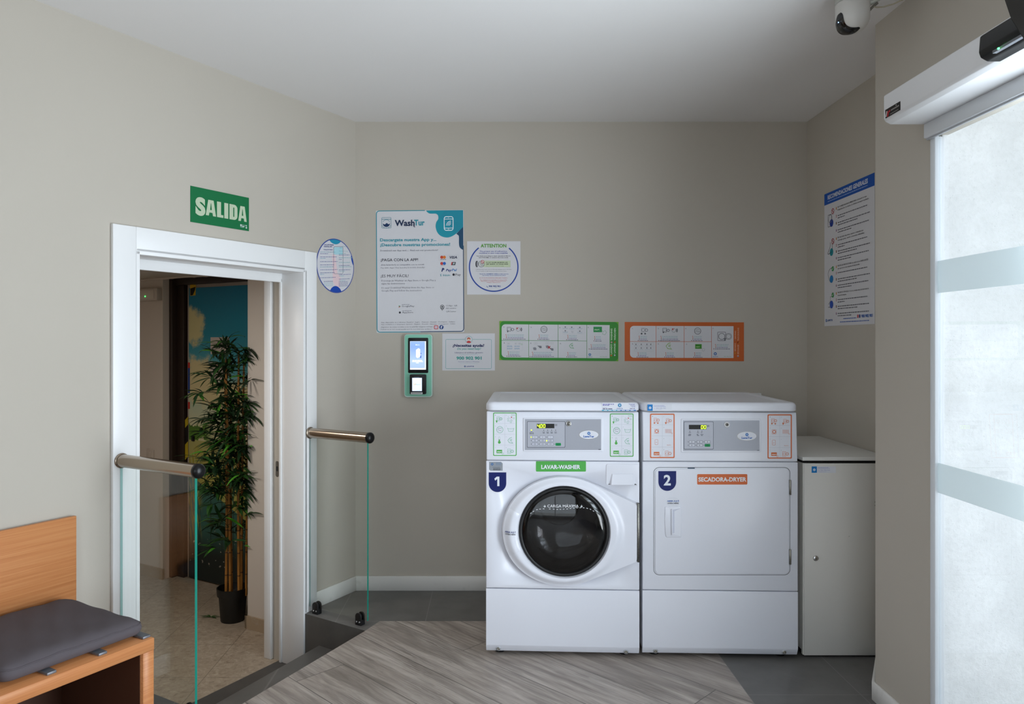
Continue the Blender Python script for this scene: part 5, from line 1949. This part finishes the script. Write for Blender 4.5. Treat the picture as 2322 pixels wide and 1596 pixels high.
# ------------------------------------------------------------------ glass balustrades with nickel handrails
def glass_panel(s, h0, h1, label, rail_s=None):
    """panel standing across from the left wall at wall distance s, from h0 to h1 into the room"""
    base = lw(s, h0 + .1, 0)
    rs = rail_s or s
    G = Frame(lw(s, 0, 0), LW.n)            # a = distance from the wall, b = up; h across the glass
    root = thing('glass_balustrade', label, 'balustrade', base, 'glass balustrades either side of the steps')
    th = .005
    mb = MB()
    z0, z1 = .028, .905
    for h in (-th, th):
        mb.face([G.at(h0, z0, h), G.at(h1, z0, h), G.at(h1, z1, h), G.at(h0, z1, h)], m_glass, h < 0)
    mb.face([G.at(h1, z0, -th), G.at(h1, z0, th), G.at(h1, z1, th), G.at(h1, z1, -th)], m_edge)
    mb.face([G.at(h0, z0, th), G.at(h0, z0, -th), G.at(h0, z1, -th), G.at(h0, z1, th)], m_edgep)
    mb.face([G.at(h0, z0, th), G.at(h1, z0, th), G.at(h1, z0, -th), G.at(h0, z0, -th)], m_glass)
    mb.build('glass_pane', root, recalc=False, label='clear pane with a green edge')
    R = .0255
    zr = .922
    rl = MB().tube([G.at(.012, zr, 0), G.at(h1 + .006, zr, 0)], R, m_rail, 32).build('handrail', root, label='brushed nickel tube', smooth_angle=60)
    cf_ = Frame(G.at(h1 + .004, zr, 0), G.v, -G.n) if False else Frame(G.at(h1 + .004, zr, 0), G.n, G.v)
    # end cap: domed black knob, axis along the rail
    ax = Frame(G.at(h1 + .004, zr, 0), G.v, G.n)   # n = v x n -> along u
    sgn = 1 if ax.n.dot(G.u) > 0 else -1
    prof = [(.0255, 0), (.0268, .001), (.0272, .010)] + [(.0272 * math.cos(t * PI / 16), .010 + .017 * math.sin(t * PI / 16)) for t in range(1, 9)]
    MB().lathe([(r, sgn * z) for r, z in prof], ax, m_black, 32).build('end_cap', rl, label='domed black end cap', smooth_angle=60)
    MB().lathe([(.027, sgn * (z)) for z in (-h1 + .006, -h1 + .018)], ax, m_rail, 32)
    fl = Frame(G.at(0, zr, 0), G.v, G.n)
    sg2 = 1 if fl.n.dot(G.u) > 0 else -1
    MB().lathe([(.0005, sg2 * .019), (.029, sg2 * .019), (.030, sg2 * .021), (.030, sg2 * .024), (.0256, sg2 * .026)], fl, m_rail, 28).build('wall_flange', rl)
    for a in (h0 + .05, h1 - .05):
        mb = MB()
        for h in (th + .0012, -th - .0012):
            d = .009 if h > 0 else -.009
            pts = [(a - .019, .0), (a + .019, .0), (a + .019, .042)] + [(a + .019 * math.cos(t * PI / 10), .042 + .019 * math.sin(t * PI / 10)) for t in range(1, 10)] + [(a - .019, .042)]
            lo, hi = sorted((h, h + d))
            mb.prism(pts, lo, hi, G, m_rubber, bev=.0015, seg=2)
        mb.box((a - .017, 0, -th - .002), (a + .017, .026, th + .002), m_rubber, G)
        cl = mb.build('glass_clamp', root, label='black round-topped clamp')
        mb = MB()
        for da in (-.009, .009):
            for sg in (1, -1):
                fr2 = Frame(G.at(a + da, .017, sg * (th + .0102)), G.u, G.v)
                mb.lathe([(.0042, 0), (.0042, sg * .0014), (.002, sg * .0014), (.0018, sg * .0004), (.0003, sg * .0004)], fr2, m_chrome, 12)
        mb.build('screw', cl)
    return root


glass_panel(.372, .018, .405, 'glass balustrade pane with nickel rail beyond the doorway, by the grey landing')
glass_panel(1.405, .020, .470, 'glass balustrade pane with nickel rail in front of the doorway, beside the bench')

# ------------------------------------------------------------------ bench, back board, cushion, bars
sE = 1.617
root = thing('bench', 'beech laminate shelf bench against the left wall under the grey cushion', 'bench', lw(2.2, .28, 0))
mb = MB()
mb.box((-2.75, .360, .03), (-sE, .400, .533), m_beech, LW, bev=.0015, seg=1)
mb.build('top', root)
for sa in (sE, 2.34):
    MB().box((-sa - .040, 0, .04), (-sa - (.0 if sa == sE else .02), .360, .531), m_beech, LW, bev=.0015, seg=1).build('side_panel', root)
MB().box((-2.75, 0, .04), (-sE - .02, .36, .055), m_beechin, LW).build('back_panel', root)
MB().box((-2.75, 0, .055), (-sE - .04, .038, .53), m_beechin, LW, bev=.001, seg=1).build('bottom_panel', root)
MB().box((-sE - .0425, .038, .056), (-sE - .0395, .3595, .515), m_beechin, LW).build('inner_face_sheet', root, label='dark brown inner face')  # thin sheet over the end panel's inner side, darker than the beech
o = MB().box((-2.75, .402, .012), (-1.590, .742, .030), m_beech, LW, bev=.001, seg=1).build('bench_back_board', loc=lw(2.2, .02, .402))
tag(o, 'upright beech laminate board on the wall behind the cushion', 'back board')
BF = Frame((0, 0, .404), (1, 0, 0), (0, 1, 0))
prev = None
names = ('beside the doorway end of the bench', 'second from the doorway end of the bench', 'third from the doorway end of the bench', 'furthest left in the photo')
for k, (x_, y_) in enumerate(((338, 1446.5), (240, 1484.5), (130, 1531), (3, 1585))):
    a, b = BF.px(x_, y_)
    r_ = V((a, b, 0)) - LW.o
    s_ = -r_.dot(LW.u); hh = r_.dot(LW.n)
    o = MB().box((-s_ - .014, .4005, .06), (-s_ + .014, .4085, .518), M('grey_bar_metal', '#777a80', .4, metal=.5), LW, bev=.0012, seg=2).build('metal_bar', loc=lw(s_, .3, .4005))
    tag(o, 'flat grey metal bar under the cushion, ' + names[k], 'bar', 'metal bars under the cushion')

# cushion: padded box with soft edges, seam and slight wrinkles
m_fab = M('charcoal_fabric', '#5a5458', .9, spec=.15, bump=.35, bscale=900)
sa, sb, ha, hb_ = 1.637, 2.072, .055, .500
NX, NY = 34, 30
zb, zt = .4095, .468


def cush(u, v, top):
    # u, v in -1..1 ; rounded box
    s_ = (sa + sb) / 2 + (sb - sa) / 2 * u
    h_ = (ha + hb_) / 2 + (hb_ - ha) / 2 * v
    e = max(abs(u), abs(v))
    cr = (abs(u) ** 14 + abs(v) ** 14)
    if top:
        z = zt - .012 * min(1, cr) ** 1.2 + .004 * (1 - u * u) * (1 - v * v)
        z += .0022 * math.sin(7 * u + 3 * v * v) * math.sin(4 * v + 2 * u) + .0012 * math.sin(17 * u - 9 * v)
    else:
        z = zb + .008 * min(1, cr)
    sag = .012 * (abs(u) ** 8) * (1 if u < 0 else .0)
    return s_, h_, z - sag * (.5 if top else 0)


mb = MB()
top = []
for j in range(NY + 1):
    r_ = []
    for i in range(NX + 1):
        u, v = -1 + 2 * i / NX, -1 + 2 * j / NY
        # round the plan corners
        cu, cv = u, v
        k = max(0, math.hypot(max(0, abs(u) - .86), max(0, abs(v) - .86)) - .14)
        if k > 0:
            l_ = math.hypot(abs(u) - .86, abs(v) - .86)
            cu = math.copysign(.86 + (abs(u) - .86) * .14 / l_, u)
            cv = math.copysign(.86 + (abs(v) - .86) * .14 / l_, v)
        r_.append((cu, cv))
    top.append(r_)
T_ = [[LW.at(-cush(u, v, 1)[0], cush(u, v, 1)[2], cush(u, v, 1)[1]) for u, v in r_] for r_ in top]
B_ = [[LW.at(-cush(u, v, 0)[0], cush(u, v, 0)[2], cush(u, v, 0)[1]) for u, v in r_] for r_ in top]
mb.grid(T_, m_fab)
mb.grid(B_, m_fab)
ring = [(0, i) for i in range(NX)] + [(j, NX) for j in range(NY)] + [(NY, i) for i in range(NX, 0, -1)] + [(j, 0) for j in range(NY, 0, -1)]
tl_ = [top[j][i] for j, i in ring]
ctr = LW.at(-(sa + sb) / 2, .44, (ha + hb_) / 2)
rows = []
for t in (0, .15, .35, .5, .65, .85, 1):
    r_ = []
    for (j, i) in ring:
        a_, b2 = T_[j][i], B_[j][i]
        p_ = a_.lerp(b2, t)
        d = (p_ - ctr); d.z = 0
        p_ = p_ + d.normalized() * .009 * math.sin(PI * t)
        r_.append(p_)
    rows.append(r_)
mb.grid(rows, m_fab, close=True)
bmesh.ops.remove_doubles(mb.bm, verts=mb.bm.verts, dist=.0004)
cu = mb.build('cushion', loc=lw(1.85, .28, zb), smooth_angle=70)
tag(cu, 'dark grey seat cushion lying on the beech bench', 'cushion')
MB().tube([p_ + (p_ - ctr).normalized() * .0005 for p_ in [r for r in rows[1]] + [rows[1][0]]], .0022, m_fab, 6, False).build('piping', cu)

# ------------------------------------------------------------------ ceiling camera
cc = V((1.282, 2.633, 2.543))
root = thing('security_camera', 'white dome security camera with a black crescent face on the ceiling', 'camera', (cc.x, cc.y, CEIL))
Rb = .0565
m_cam = M('camera_white', '#d6d4d0', .4)
m_cam2 = M('camera_cap', '#c3c6c0', .4)
VF = Frame(cc, (1, 0, 0), (0, 1, 0))
mb = MB().lathe([(Rb * math.sin(t * PI / 24), -Rb * math.cos(t * PI / 24)) for t in range(13)] + [(Rb, .049)], VF, m_cam, 48)
mb.build('body', root)
MB().lathe([(Rb - .001, .050), (Rb + .001, .051), (Rb + .001, .066), (Rb - .006, .074), (Rb - .006, .079)], VF, m_cam2, 48).build('ceiling_mount', root)
# crescent face built on the ball, turned towards the room's left
vd = (V((0, 0, EYE)) - cc).normalized()
ur = vd.cross(V((0, 0, 1))).normalized() * -1
uu = ur.cross(vd).normalized() * -1
if uu.z < 0: uu = -uu
if ur.x < 0: ur = -ur
k = 638.0
def cpt(x, y, R):
    dx, dy = (x - 1933.5) / k, -(y - 40.5) / k
    d = math.sqrt(max(R * R - dx * dx - dy * dy, 1e-6))
    return cc + ur * dx + uu * dy + vd * d
outer = spline([(1909.5, 25), (1903, 30), (1899.5, 42), (1899.0, 53), (1903, 65), (1911, 72.5), (1922, 75.2), (1934, 74.5), (1943, 70.5), (1949, 65)], 4, False)
inner = spline([(1909.5, 25), (1913, 27.5), (1915, 34), (1916.5, 42), (1920, 51), (1926, 57), (1934, 60.5), (1941, 61.5), (1947, 62), (1949, 65)], 4, False)
rows = []
for j in range(9):
    t = j / 8
    rows.append([cpt(a[0] + (b2[0] - a[0]) * t, a[1] + (b2[1] - a[1]) * t, Rb + .0012 + .0012 * math.sin(PI * t)) for a, b2 in zip(outer, inner)])
fp = MB().grid(rows, M('glossy_black', '#060607', .12, spec=.6)).build('face_plate', root, label='black crescent lens cover')
mb = MB()
for x_, y_, r_ in ((1910, 55, .0055), (1911, 44, .003), (1919, 59, .003), (1910.5, 66, .0028), (1902, 52, .0028), (1939, 67, .002)):
    q_ = cpt(x_, y_, Rb + .0022)
    fq = Frame(q_, (q_ - cc).cross(V((0, 0, 1))), (0, 0, 1))
    nrm = (q_ - cc).normalized()
    u_ = nrm.cross(V((0, 0, 1))).normalized()
    fq = Frame(q_, u_, nrm.cross(u_))
    sg = 1 if fq.n.dot(nrm) > 0 else -1
    mb.lathe([(r_, 0), (r_ * .8, sg * .0008), (.0002, sg * .001)], fq, M('lens_dark', '#2a2a2c', .15, spec=.8), 14)
mb.build('lens', fp)
q_ = cpt(1905, 45, Rb + .003)
MB().sphere(q_, .0016, M('blue_led', '#7fb4ff', .4, emit=9), 10, 6).build('indicator_light', fp, label='blue indicator light')
mb = MB()
mb.tube([cc + V((.05, 0, .052)), cc + V((.078, -.006, .060)), cc + V((.088, -.01, .068))], .012, m_cam2, 12)
mb.tube([cc + V((.055, -.01, .022)), cc + V((.068, -.012, .036)), cc + V((.082, -.014, .047))], .0045, M('joint_grey', '#77726a', .6), 8)
mb.build('swivel_joint', root)
cab = [cc + V(q) for q in ((.066, -.012, .036), (.078, -.016, .030), (.10, -.02, .030), (.13, -.03, .036), (.165, -.05, .048), (.195, -.09, .062), (.2075, -.16, .078))]
MB().tube([V(x) for x in cab], .0028, M('cable_cream', '#a8a08c', .6), 8).build('cable', root, label='cream cable to the wall')

# dark monitor hanging near the camera in the top right corner
root = thing('wall_monitor', 'black monitor edge hanging over the door operator, cut by the frame', 'monitor', (1.30, 1.62, 2.12))
e = V((0, 0, EYE))
def rp(x, y, Y): return e + V(((x - PX) / F, 1, (PY - y) / F)) * Y
c0 = rp(2294, 47, 1.62)
dx_ = (rp(2278, -1, 1.60) - c0).normalized()          # up the screen's edge
bx_ = (rp(2336, 118, 1.50) - c0).normalized()         # along its lower edge
bx_ = (bx_ - dx_ * bx_.dot(dx_)).normalized()
MF = Frame(c0, bx_, dx_)
m_matt = M('matt_black', '#0a0a0b', .7, spec=.15)
mb = MB().box((0, 0, -.035), (.55, .34, 0), m_matt, MF, bev=.004, seg=2)
mb.build('housing', root)
MB().box((.014, .016, -.0005), (.536, .325, .001), M('screen_off', '#040405', .5, spec=.15), MF).build('screen', root)
top_c = MF.at(.27, .17, -.035)
MB().tube([top_c, top_c + V((.06, .05, .12)), V((1.488, top_c.y + .1, 2.38))], .016, m_black, 10).build('wall_arm', root)

# ------------------------------------------------------------------ corridor: dark frame, mural door, plant, small fittings
SD = -.225
MUF = Frame(lw(SD, 0, 0), LW.n)            # a = distance into the room (negative beyond the wall), seen from the front
m_brown = M('dark_brown_wood', '#2a1d15', .5)
mb = MB()
zt_ = 1.795
mb.box((-1.905, ZL, -.05), (-1.845, CZ - .003, .055), m_brown, MUF, bev=.004)
mb.box((-1.845, ZL, -.05), (-1.775, CZ - .003, .012), m_brown, MUF, bev=.003)
mb.box((-1.905, CZ - .050, -.05), (-.6, CZ - .003, .030), m_brown, MUF, bev=.003)
mb.build('door_3', kind='structure')
a0, b1 = MUF.px(428.5, 642)
a1 = -.66
n = NT('mural_print', .45, .4)
x, y, z = n.sep(n.pos)
al = n.math('ADD', n.math('MULTIPLY', x, .8593), n.math('MULTIPLY', y, -.5113))
a0w = MUF.at(a0, 0).dot(LW.n)
hx = n.math('SUBTRACT', al, a0w)           # 0 at the left edge of the picture, about 1.1 at the right
vec = n.comb(hx, z, 0.0)
ns = n.noise(vec, 3.2, 5, .6)
nf = n.noise(vec, 9, 5, .65)
zz = n.math('ADD', z, n.math('MULTIPLY', n.math('SUBTRACT', ns, .5), .10))
zt01 = n.math('DIVIDE', n.math('SUBTRACT', zz, ZL), 2.1)
sky = n.ramp(zt01, [(.0, '#0e1414'), (.12, '#16211f'), (.20, '#1f3330'), (.30, '#3f5f50'), (.345, '#8f8f45'), (.40, '#b5b183'), (.50, '#cfc8a0'), (.62, '#a8c0a8'), (.70, '#4fa0ac'), (.82, '#1b8298'), (1.0, '#0d6f90')])
def cloud(cx, cz, rx, rz):
    d = n.math('SQRT', n.math('ADD', n.math('POWER', n.math('DIVIDE', n.math('SUBTRACT', hx, cx), rx), 2.0), n.math('POWER', n.math('DIVIDE', n.math('SUBTRACT', z, cz), rz), 2.0)))
    return n.smooth(n.math('ADD', d, n.math('MULTIPLY', n.math('SUBTRACT', nf, .5), 1.5)), 1.15, .75)
c1 = cloud(.03, 1.50, .13, .13)
c2 = cloud(.12, 1.12, .22, .17)
c3 = cloud(.40, 1.02, .40, .10)
col = n.mix(c1, sky, '#c9c08c')
col = n.mix(n.math('MAXIMUM', c2, c3), col, '#cfc292')
col = n.mix(n.math('MULTIPLY', n.smooth(hx, .55, 1.0), n.smooth(z, .9, 1.5)), col, '#10497a')
# hedge and fence band, dark plank wall, yellow reeds at the left
hz = n.math('ADD', z, n.math('MULTIPLY', n.math('SUBTRACT', nf, .5), .16))
band = n.math('MULTIPLY', n.math('GREATER_THAN', hz, .70), n.math('LESS_THAN', hz, .80))
col = n.mix(n.math('MULTIPLY', band, n.smooth(hx, .30, .16)), col, '#4f7a22')
fence = n.math('MULTIPLY', n.math('GREATER_THAN', z, .50), n.math('LESS_THAN', z, .70))
col = n.mix(fence, col, '#a9a562')
sl = n.math('ADD', z, n.math('MULTIPLY', hx, .45))
beam = n.math('MULTIPLY', n.math('GREATER_THAN', sl, .46), n.math('LESS_THAN', sl, .70))
low = n.math('LESS_THAN', z, .46)
pl = n.math('FRACT', n.math('DIVIDE', hx, .115))
plank = n.mix(n.math('LESS_THAN', pl, .05), n.mix(nf, '#23504c', '#3f7466'), '#0b1514')
plank = n.mix(n.smooth(z, .15, -.1), plank, '#15211f')
col = n.mix(low, col, plank)
col = n.mix(n.math('MULTIPLY', beam, n.math('GREATER_THAN', hx, .07)), col, '#a5a050')
reed = n.noise(n.comb(n.math('MULTIPLY', n.math('ADD', hx, n.math('MULTIPLY', z, .12)), 60), n.math('MULTIPLY', z, 5), 0), 1.0, 3)
rm = n.math('MULTIPLY', n.math('MULTIPLY', n.smooth(reed, .5, .58), n.smooth(hx, .16, .08)), n.math('MULTIPLY', n.smooth(z, -.05, .1), n.smooth(z, .66, .58)))
col = n.mix(rm, col, '#9a8f2a')
fl1 = n.smooth(n.noise(vec, 26, 2), .66, .70)
col = n.mix(n.math('MULTIPLY', fl1, n.math('MULTIPLY', n.smooth(z, .12, .05), n.smooth(z, -.2, -.1))), col, '#b9b3a5')
n.color(col)
root = thing('mural_door', 'door covered by a printed mural of blue sky, clouds and reeds, behind the potted bamboo', 'door', MUF.at((a0 + a1) / 2, ZL))
MB().box((a0 - .018, ZL + .01, -.035), (a1, b1, -.002), M('door_edge_white', '#b5aaa0', .5), MUF, bev=.001, seg=1).build('door_leaf', root)
MB().box((a0, ZL + .012, -.003), (a1, b1 - .035, .001), n.m, MUF).build('mural', root, label='printed landscape of sky and reeds')
p = Print(MUF, lambda x, y: MUF.px(x, y), .0012)
T2 = p.T
def zt2(zx, zy): return 390 + zx * 250 / 1425, 620 + zy * 280 / 1596
q = [zt2(*c) for c in ((236, 142), (312, 150), (306, 282), (236, 290))]
p.poly(q, '#c9a21f', 1)
q = [zt2(*c) for c in ((240, 195), (306, 172), (300, 215), (272, 280), (240, 285))]
p.poly(q, '#0e0d0b', 2)
p.build(root, one='hazard_tape')
p = Print(MUF, lambda x, y: MUF.px(x, y), .0012)
for (y0_, y1_), c_ in (((1150, 1222), '#b52a25'), ((1222, 1545), '#1f3f8a'), ((1660, 1750), '#b52a25')):
    q = [zt2(*c) for c in ((208, y0_), (234, y0_), (234, y1_), (208, y1_))]
    p.poly(q, c_, 1)
for y0_, y1_, c_ in ((944, 962, '#b5a01f'), (962, 1000, '#121110'), (1000, 1035, '#b5a01f')):
    p.poly([(420, y0_ + 8), (427, y0_), (427, y1_), (420, y1_ + 8)], c_, 1)
p.build(root, one='edge_tape')
MB().box(*[(lambda c0_, c1_: (min(c0_[0], c1_[0]), min(c0_[1], c1_[1]), .001))(MUF.px(437, 988), MUF.px(442, 1000)), (lambda c0_, c1_: (max(c0_[0], c1_[0]), max(c0_[1], c1_[1]), .012))(MUF.px(437, 988), MUF.px(442, 1000))], m_black, MUF, bev=.001).build('door_knob', root)
m_sheet = ink('#c2b6ae')
for (x0_, y0_, x1_, y1_), lb in (((478, 764.5, 520.5, 803), 'upper white paper sheet taped to the mural door'), ((477, 822, 515, 865), 'lower white paper sheet taped to the mural door')):
    (aa, ba), (ab, bb) = MUF.px(x0_, y1_), MUF.px(x1_, y0_)
    o = MB().box((aa, ba, .0012), (ab, bb, .002), m_sheet, MUF).build('paper_sheet', loc=MUF.at((aa + ab) / 2, (ba + bb) / 2, .0012))
    tag(o, lb, 'paper', 'papers on the mural door')
    p = Print(MUF, lambda x, y: MUF.px(x, y), .0022)
    if y0_ < 800:
        p.disc(498, 777, 4.5, '#5a5a66', 1); p.words(492, 516, 800, 2, '#b5686a')
    else:
        p.words(490, 512, 828, 1.5, '#b5686a'); p.words(492, 506, 850, 2, '#b5686a')
    p.build(o, 'print')

EF = Frame(lw(-.12, 0, 0), LW.n)
a0, b0 = EF.px(300, 683, .045); a1, b1 = EF.px(355, 653, .045)
root = thing('emergency_light', 'white emergency light box with a green indicator high on the corridor wall', 'emergency light', EF.at((a0 + a1) / 2, (b0 + b1) / 2))
MB().box((a0, b0, .001), (a1, b1, .045), M('beige_plastic', '#c3b9ae', .5), EF, bev=.004, seg=3).build('housing', root)
MB().box((a0 + .01, b0 + .012, .044), (a1 - .03, b1 - .01, .047), M('diffuser', '#cfc6bb', .3), EF, bev=.0015).build('diffuser', root)
a, b = EF.px(329, 672, .048)
MB().sphere(EF.at(a, b, .048), .0042, M('green_led2', '#35ff5a', .4, emit=5), 10, 6).build('indicator_light', root, label='green indicator light')
a, b = EF.px(342, 1030)
o = MB().prism(rrect(a - .040, b - .040, a + .040, b + .040, .006, 3), 0, .009, EF, M('beige_plastic', '#c3b9ae', .5), bev=.002).build('light_switch', loc=EF.at(a, b))
tag(o, 'beige square light switch on the corridor wall above the handrail', 'light switch')
MB().box((a - .016, b - .022, .008), (a + .016, b + .022, .013), _mc['beige_plastic'], EF, bev=.002).build('rocker', o)

# bamboo plant
pc = V((-1.556, 4.452, ZL))
root = thing('bamboo_plant', 'artificial bamboo in a black plastic pot on the corridor floor', 'potted plant', pc)
PFm = Frame(pc, (1, 0, 0), (0, 1, 0))
m_pot = M('black_pot', '#0d0d0d', .5)
pot = MB().lathe([(.001, .0), (.068, .0), (.070, .004), (.081, .152), (.090, .154), (.093, .198), (.087, .199), (.084, .160), (.078, .150), (.001, .150)], PFm, m_pot, 40).build('pot', root, smooth_angle=40)
MB().lathe([(.079, .155), (.04, .160), (.001, .162)], PFm, M('potting_filler', '#1d1a14', .9), 24).build('soil', pot)
n = NT('bamboo_cane', .5, .4)
z_ = n.sep(n.pos)[2]
nd = n.math('FRACT', n.math('MULTIPLY', z_, 7.5))
n.color(n.mix(n.math('LESS_THAN', nd, .05), n.mix(n.noise(n.pos, 12, 3), '#8a5a22', '#b07a35'), '#5a3a18'))
m_cane = n.m
canes = [(512.5, 506, .0085, 1.30), (519, 512, .009, 1.42), (524, 527, .0085, 1.2), (542, 540, .009, 1.46), (548, 555, .0085, 1.38), (561, 562, .007, 1.2)]
nodes = []
for i, (xb, xt, r_, hgt) in enumerate(canes):
    yy = pc.y + (-.045, -.05, .02, -.055, .0, -.02)[i]
    xb_ = (xb - PX) / F * yy
    xt_ = (xt - PX) / F * yy
    pts = []
    for j in range(15):
        t = j / 14
        pts.append(V((xb_ + (xt_ - xb_) * t * .6 + .006 * math.sin(3 * t + i), yy + .01 * math.sin(2 * t + i * 2), ZL + .155 + hgt * t)))
    mb = MB().tube(pts, [r_ * (1 - .35 * j / 14) for j in range(15)], m_cane, 9)
    for q_ in range(1, 8):
        t = q_ / 8 * .95
        p_ = pts[int(t * 14)]
        mb.lathe([(r_ * .9, -.002), (r_ * 1.15, 0), (r_ * .9, .002)], Frame(p_, (1, 0, 0), (0, 1, 0)), m_cane, 9)
    mb.build('cane', root)
    nodes += [pts[j] for j in range(3, 15)]
rnd_ = random.Random(11)
m_leafd = [M('leaf_dark', '#1c3a1c', .5), M('leaf_mid', '#28501f', .45), M('leaf_deep', '#152e18', .5)]
m_leafl = M('leaf_light', '#4f9a2c', .4)
fol = MB()
tw = MB()


def clampwall(p_):
    r = p_ - LW.o
    s_, h_ = -r.dot(LW.u), r.dot(LW.n)
    if h_ > -.675 and s_ < .20:          # keep clear of the corridor wall
        p_ = p_ + LW.u * -(.20 - s_)
    if s_ < SD + .012:
        p_ = p_ + LW.u * -(SD + .012 - s_)
    return p_


def leaf(p_, d, L, wv, m):
    d = d.normalized()
    side = d.cross(V((0, 0, 1)))
    if side.length < .1: side = V((1, 0, 0))
    side.normalize()
    side = (side + V((0, 0, rnd_.uniform(-.5, .5)))).normalized()
    rows = []
    q_ = V(p_)
    prof = (0.12, .62, .95, 1.0, .82, .48, .04)
    droop = rnd_.uniform(.25, 1.3)
    for k, w_ in enumerate(prof):
        c_ = clampwall(q_)
        up_ = side.cross(d).normalized() * .0022 * w_
        rows.append([c_ - side * wv * w_ * .5 + up_, c_, c_ + side * wv * w_ * .5 + up_])
        q_ = q_ + d * (L / 6)
        d = (d + V((0, 0, -droop * .16))).normalized()
    fol.grid(rows, m)


for c_ in range(205):
    zc = ZL + rnd_.choice([rnd_.uniform(.45, .9), rnd_.uniform(.75, 1.15), rnd_.uniform(.9, 1.35), rnd_.uniform(1.15, 1.66)])
    cand = min(nodes, key=lambda q_: abs(q_.z - zc + rnd_.uniform(-.06, .06)) + rnd_.uniform(0, .05))
    st = V(cand)
    ang = rnd_.uniform(0, 2 * PI)
    out = V((math.cos(ang), math.sin(ang) * .8, rnd_.uniform(.0, .7))).normalized()
    if rnd_.random() < .35: out = V((-abs(out.x), out.y, out.z))
    ln = rnd_.uniform(.05, .19)
    mid = st + out * ln * .5 + V((0, 0, .01))
    en = st + out * ln
    en.z = min(max(en.z, ZL + .35), ZL + 1.68)
    mid, en = clampwall(mid), clampwall(en)
    tw.tube([st, mid, en], .0017, m_leafd[0], 5, False)
    for l_ in range(rnd_.randint(5, 8)):
        a_ = rnd_.uniform(0, 2 * PI)
        d = (out * .7 + V((math.cos(a_), math.sin(a_), rnd_.uniform(-.5, .6)))).normalized()
        m_ = m_leafl if rnd_.random() < .07 else rnd_.choice(m_leafd)
        leaf(en + (mid - en) * rnd_.uniform(0, .6), d, rnd_.uniform(.08, .15), rnd_.uniform(.014, .023), m_)
# a few clear light leaves and the bare twig at the left, as in the photo
for x_, y_, dx_, dz_, L_ in ((502, 800, -1, .3, .13), (497, 782, -1, .35, .15), (520, 765, .9, .3, .12), (505, 832, .9, .2, .12), (515, 860, .8, .35, .12), (535, 895, 1, .1, .14), (537, 912, .9, -.5, .12), (540, 942, 1, .05, .12), (512, 1172, .8, -.3, .13), (495, 1178, -.9, .2, .12), (470, 1090, .8, .3, .12)):
    yy = pc.y - .09
    st = V(((x_ - PX) / F * yy, yy, EYE - (y_ - PY) / F * yy))
    leaf(st, V((dx_, -.15, dz_)), L_, .021, m_leafl)
tb = []
for x_, y_ in ((500, 1008), (480, 1000), (462, 985), (468, 962), (464, 950), (463, 938)):
    yy = pc.y - .05
    tb.append(V(((x_ - PX) / F * yy, yy, EYE - (y_ - PY) / F * yy)))
tw.tube(tb, .0016, m_leafd[0], 5, False)
leaf(tb[4] + V((-.01, 0, 0)), V((-.4, -.2, -.4)), .08, .012, m_leafd[1])
tw.build('twigs', root)
o = fol.build('foliage', root, recalc=False, label='narrow green leaves')
# fallen leaf sprig on the floor
fol = MB()
SP = V((-1.815, 4.60, ZL + .006))
def flat_leaf(p_, ang, L, w_):
    d = V((math.cos(ang), math.sin(ang), 0)); s_ = V((-d.y, d.x, 0))
    rows = []
    for k, wk in enumerate((.1, .8, 1, .7, .05)):
        c_ = p_ + d * L * k / 4 + V((0, 0, .004 * math.sin(PI * k / 4)))
        rows.append([c_ - s_ * w_ * wk * .5, c_, c_ + s_ * w_ * wk * .5])
    fol.grid(rows, m_leafd[1])
BFl = Frame((0, 0, ZL), (1, 0, 0), (0, 1, 0))
a, b = BFl.px(478, 1400)
SP = V((a, b, ZL + .004))
for ang, L in ((0.1, .06), (2.9, .08), (3.4, .06), (-.5, .05), (.7, .04), (2.4, .05)):
    flat_leaf(SP, ang, L, .010)
o = fol.build('fallen_sprig', loc=SP - V((0, 0, .004)), recalc=False)
tag(o, 'small fallen green leaf sprig on the corridor floor left of the pot', 'leaf sprig')
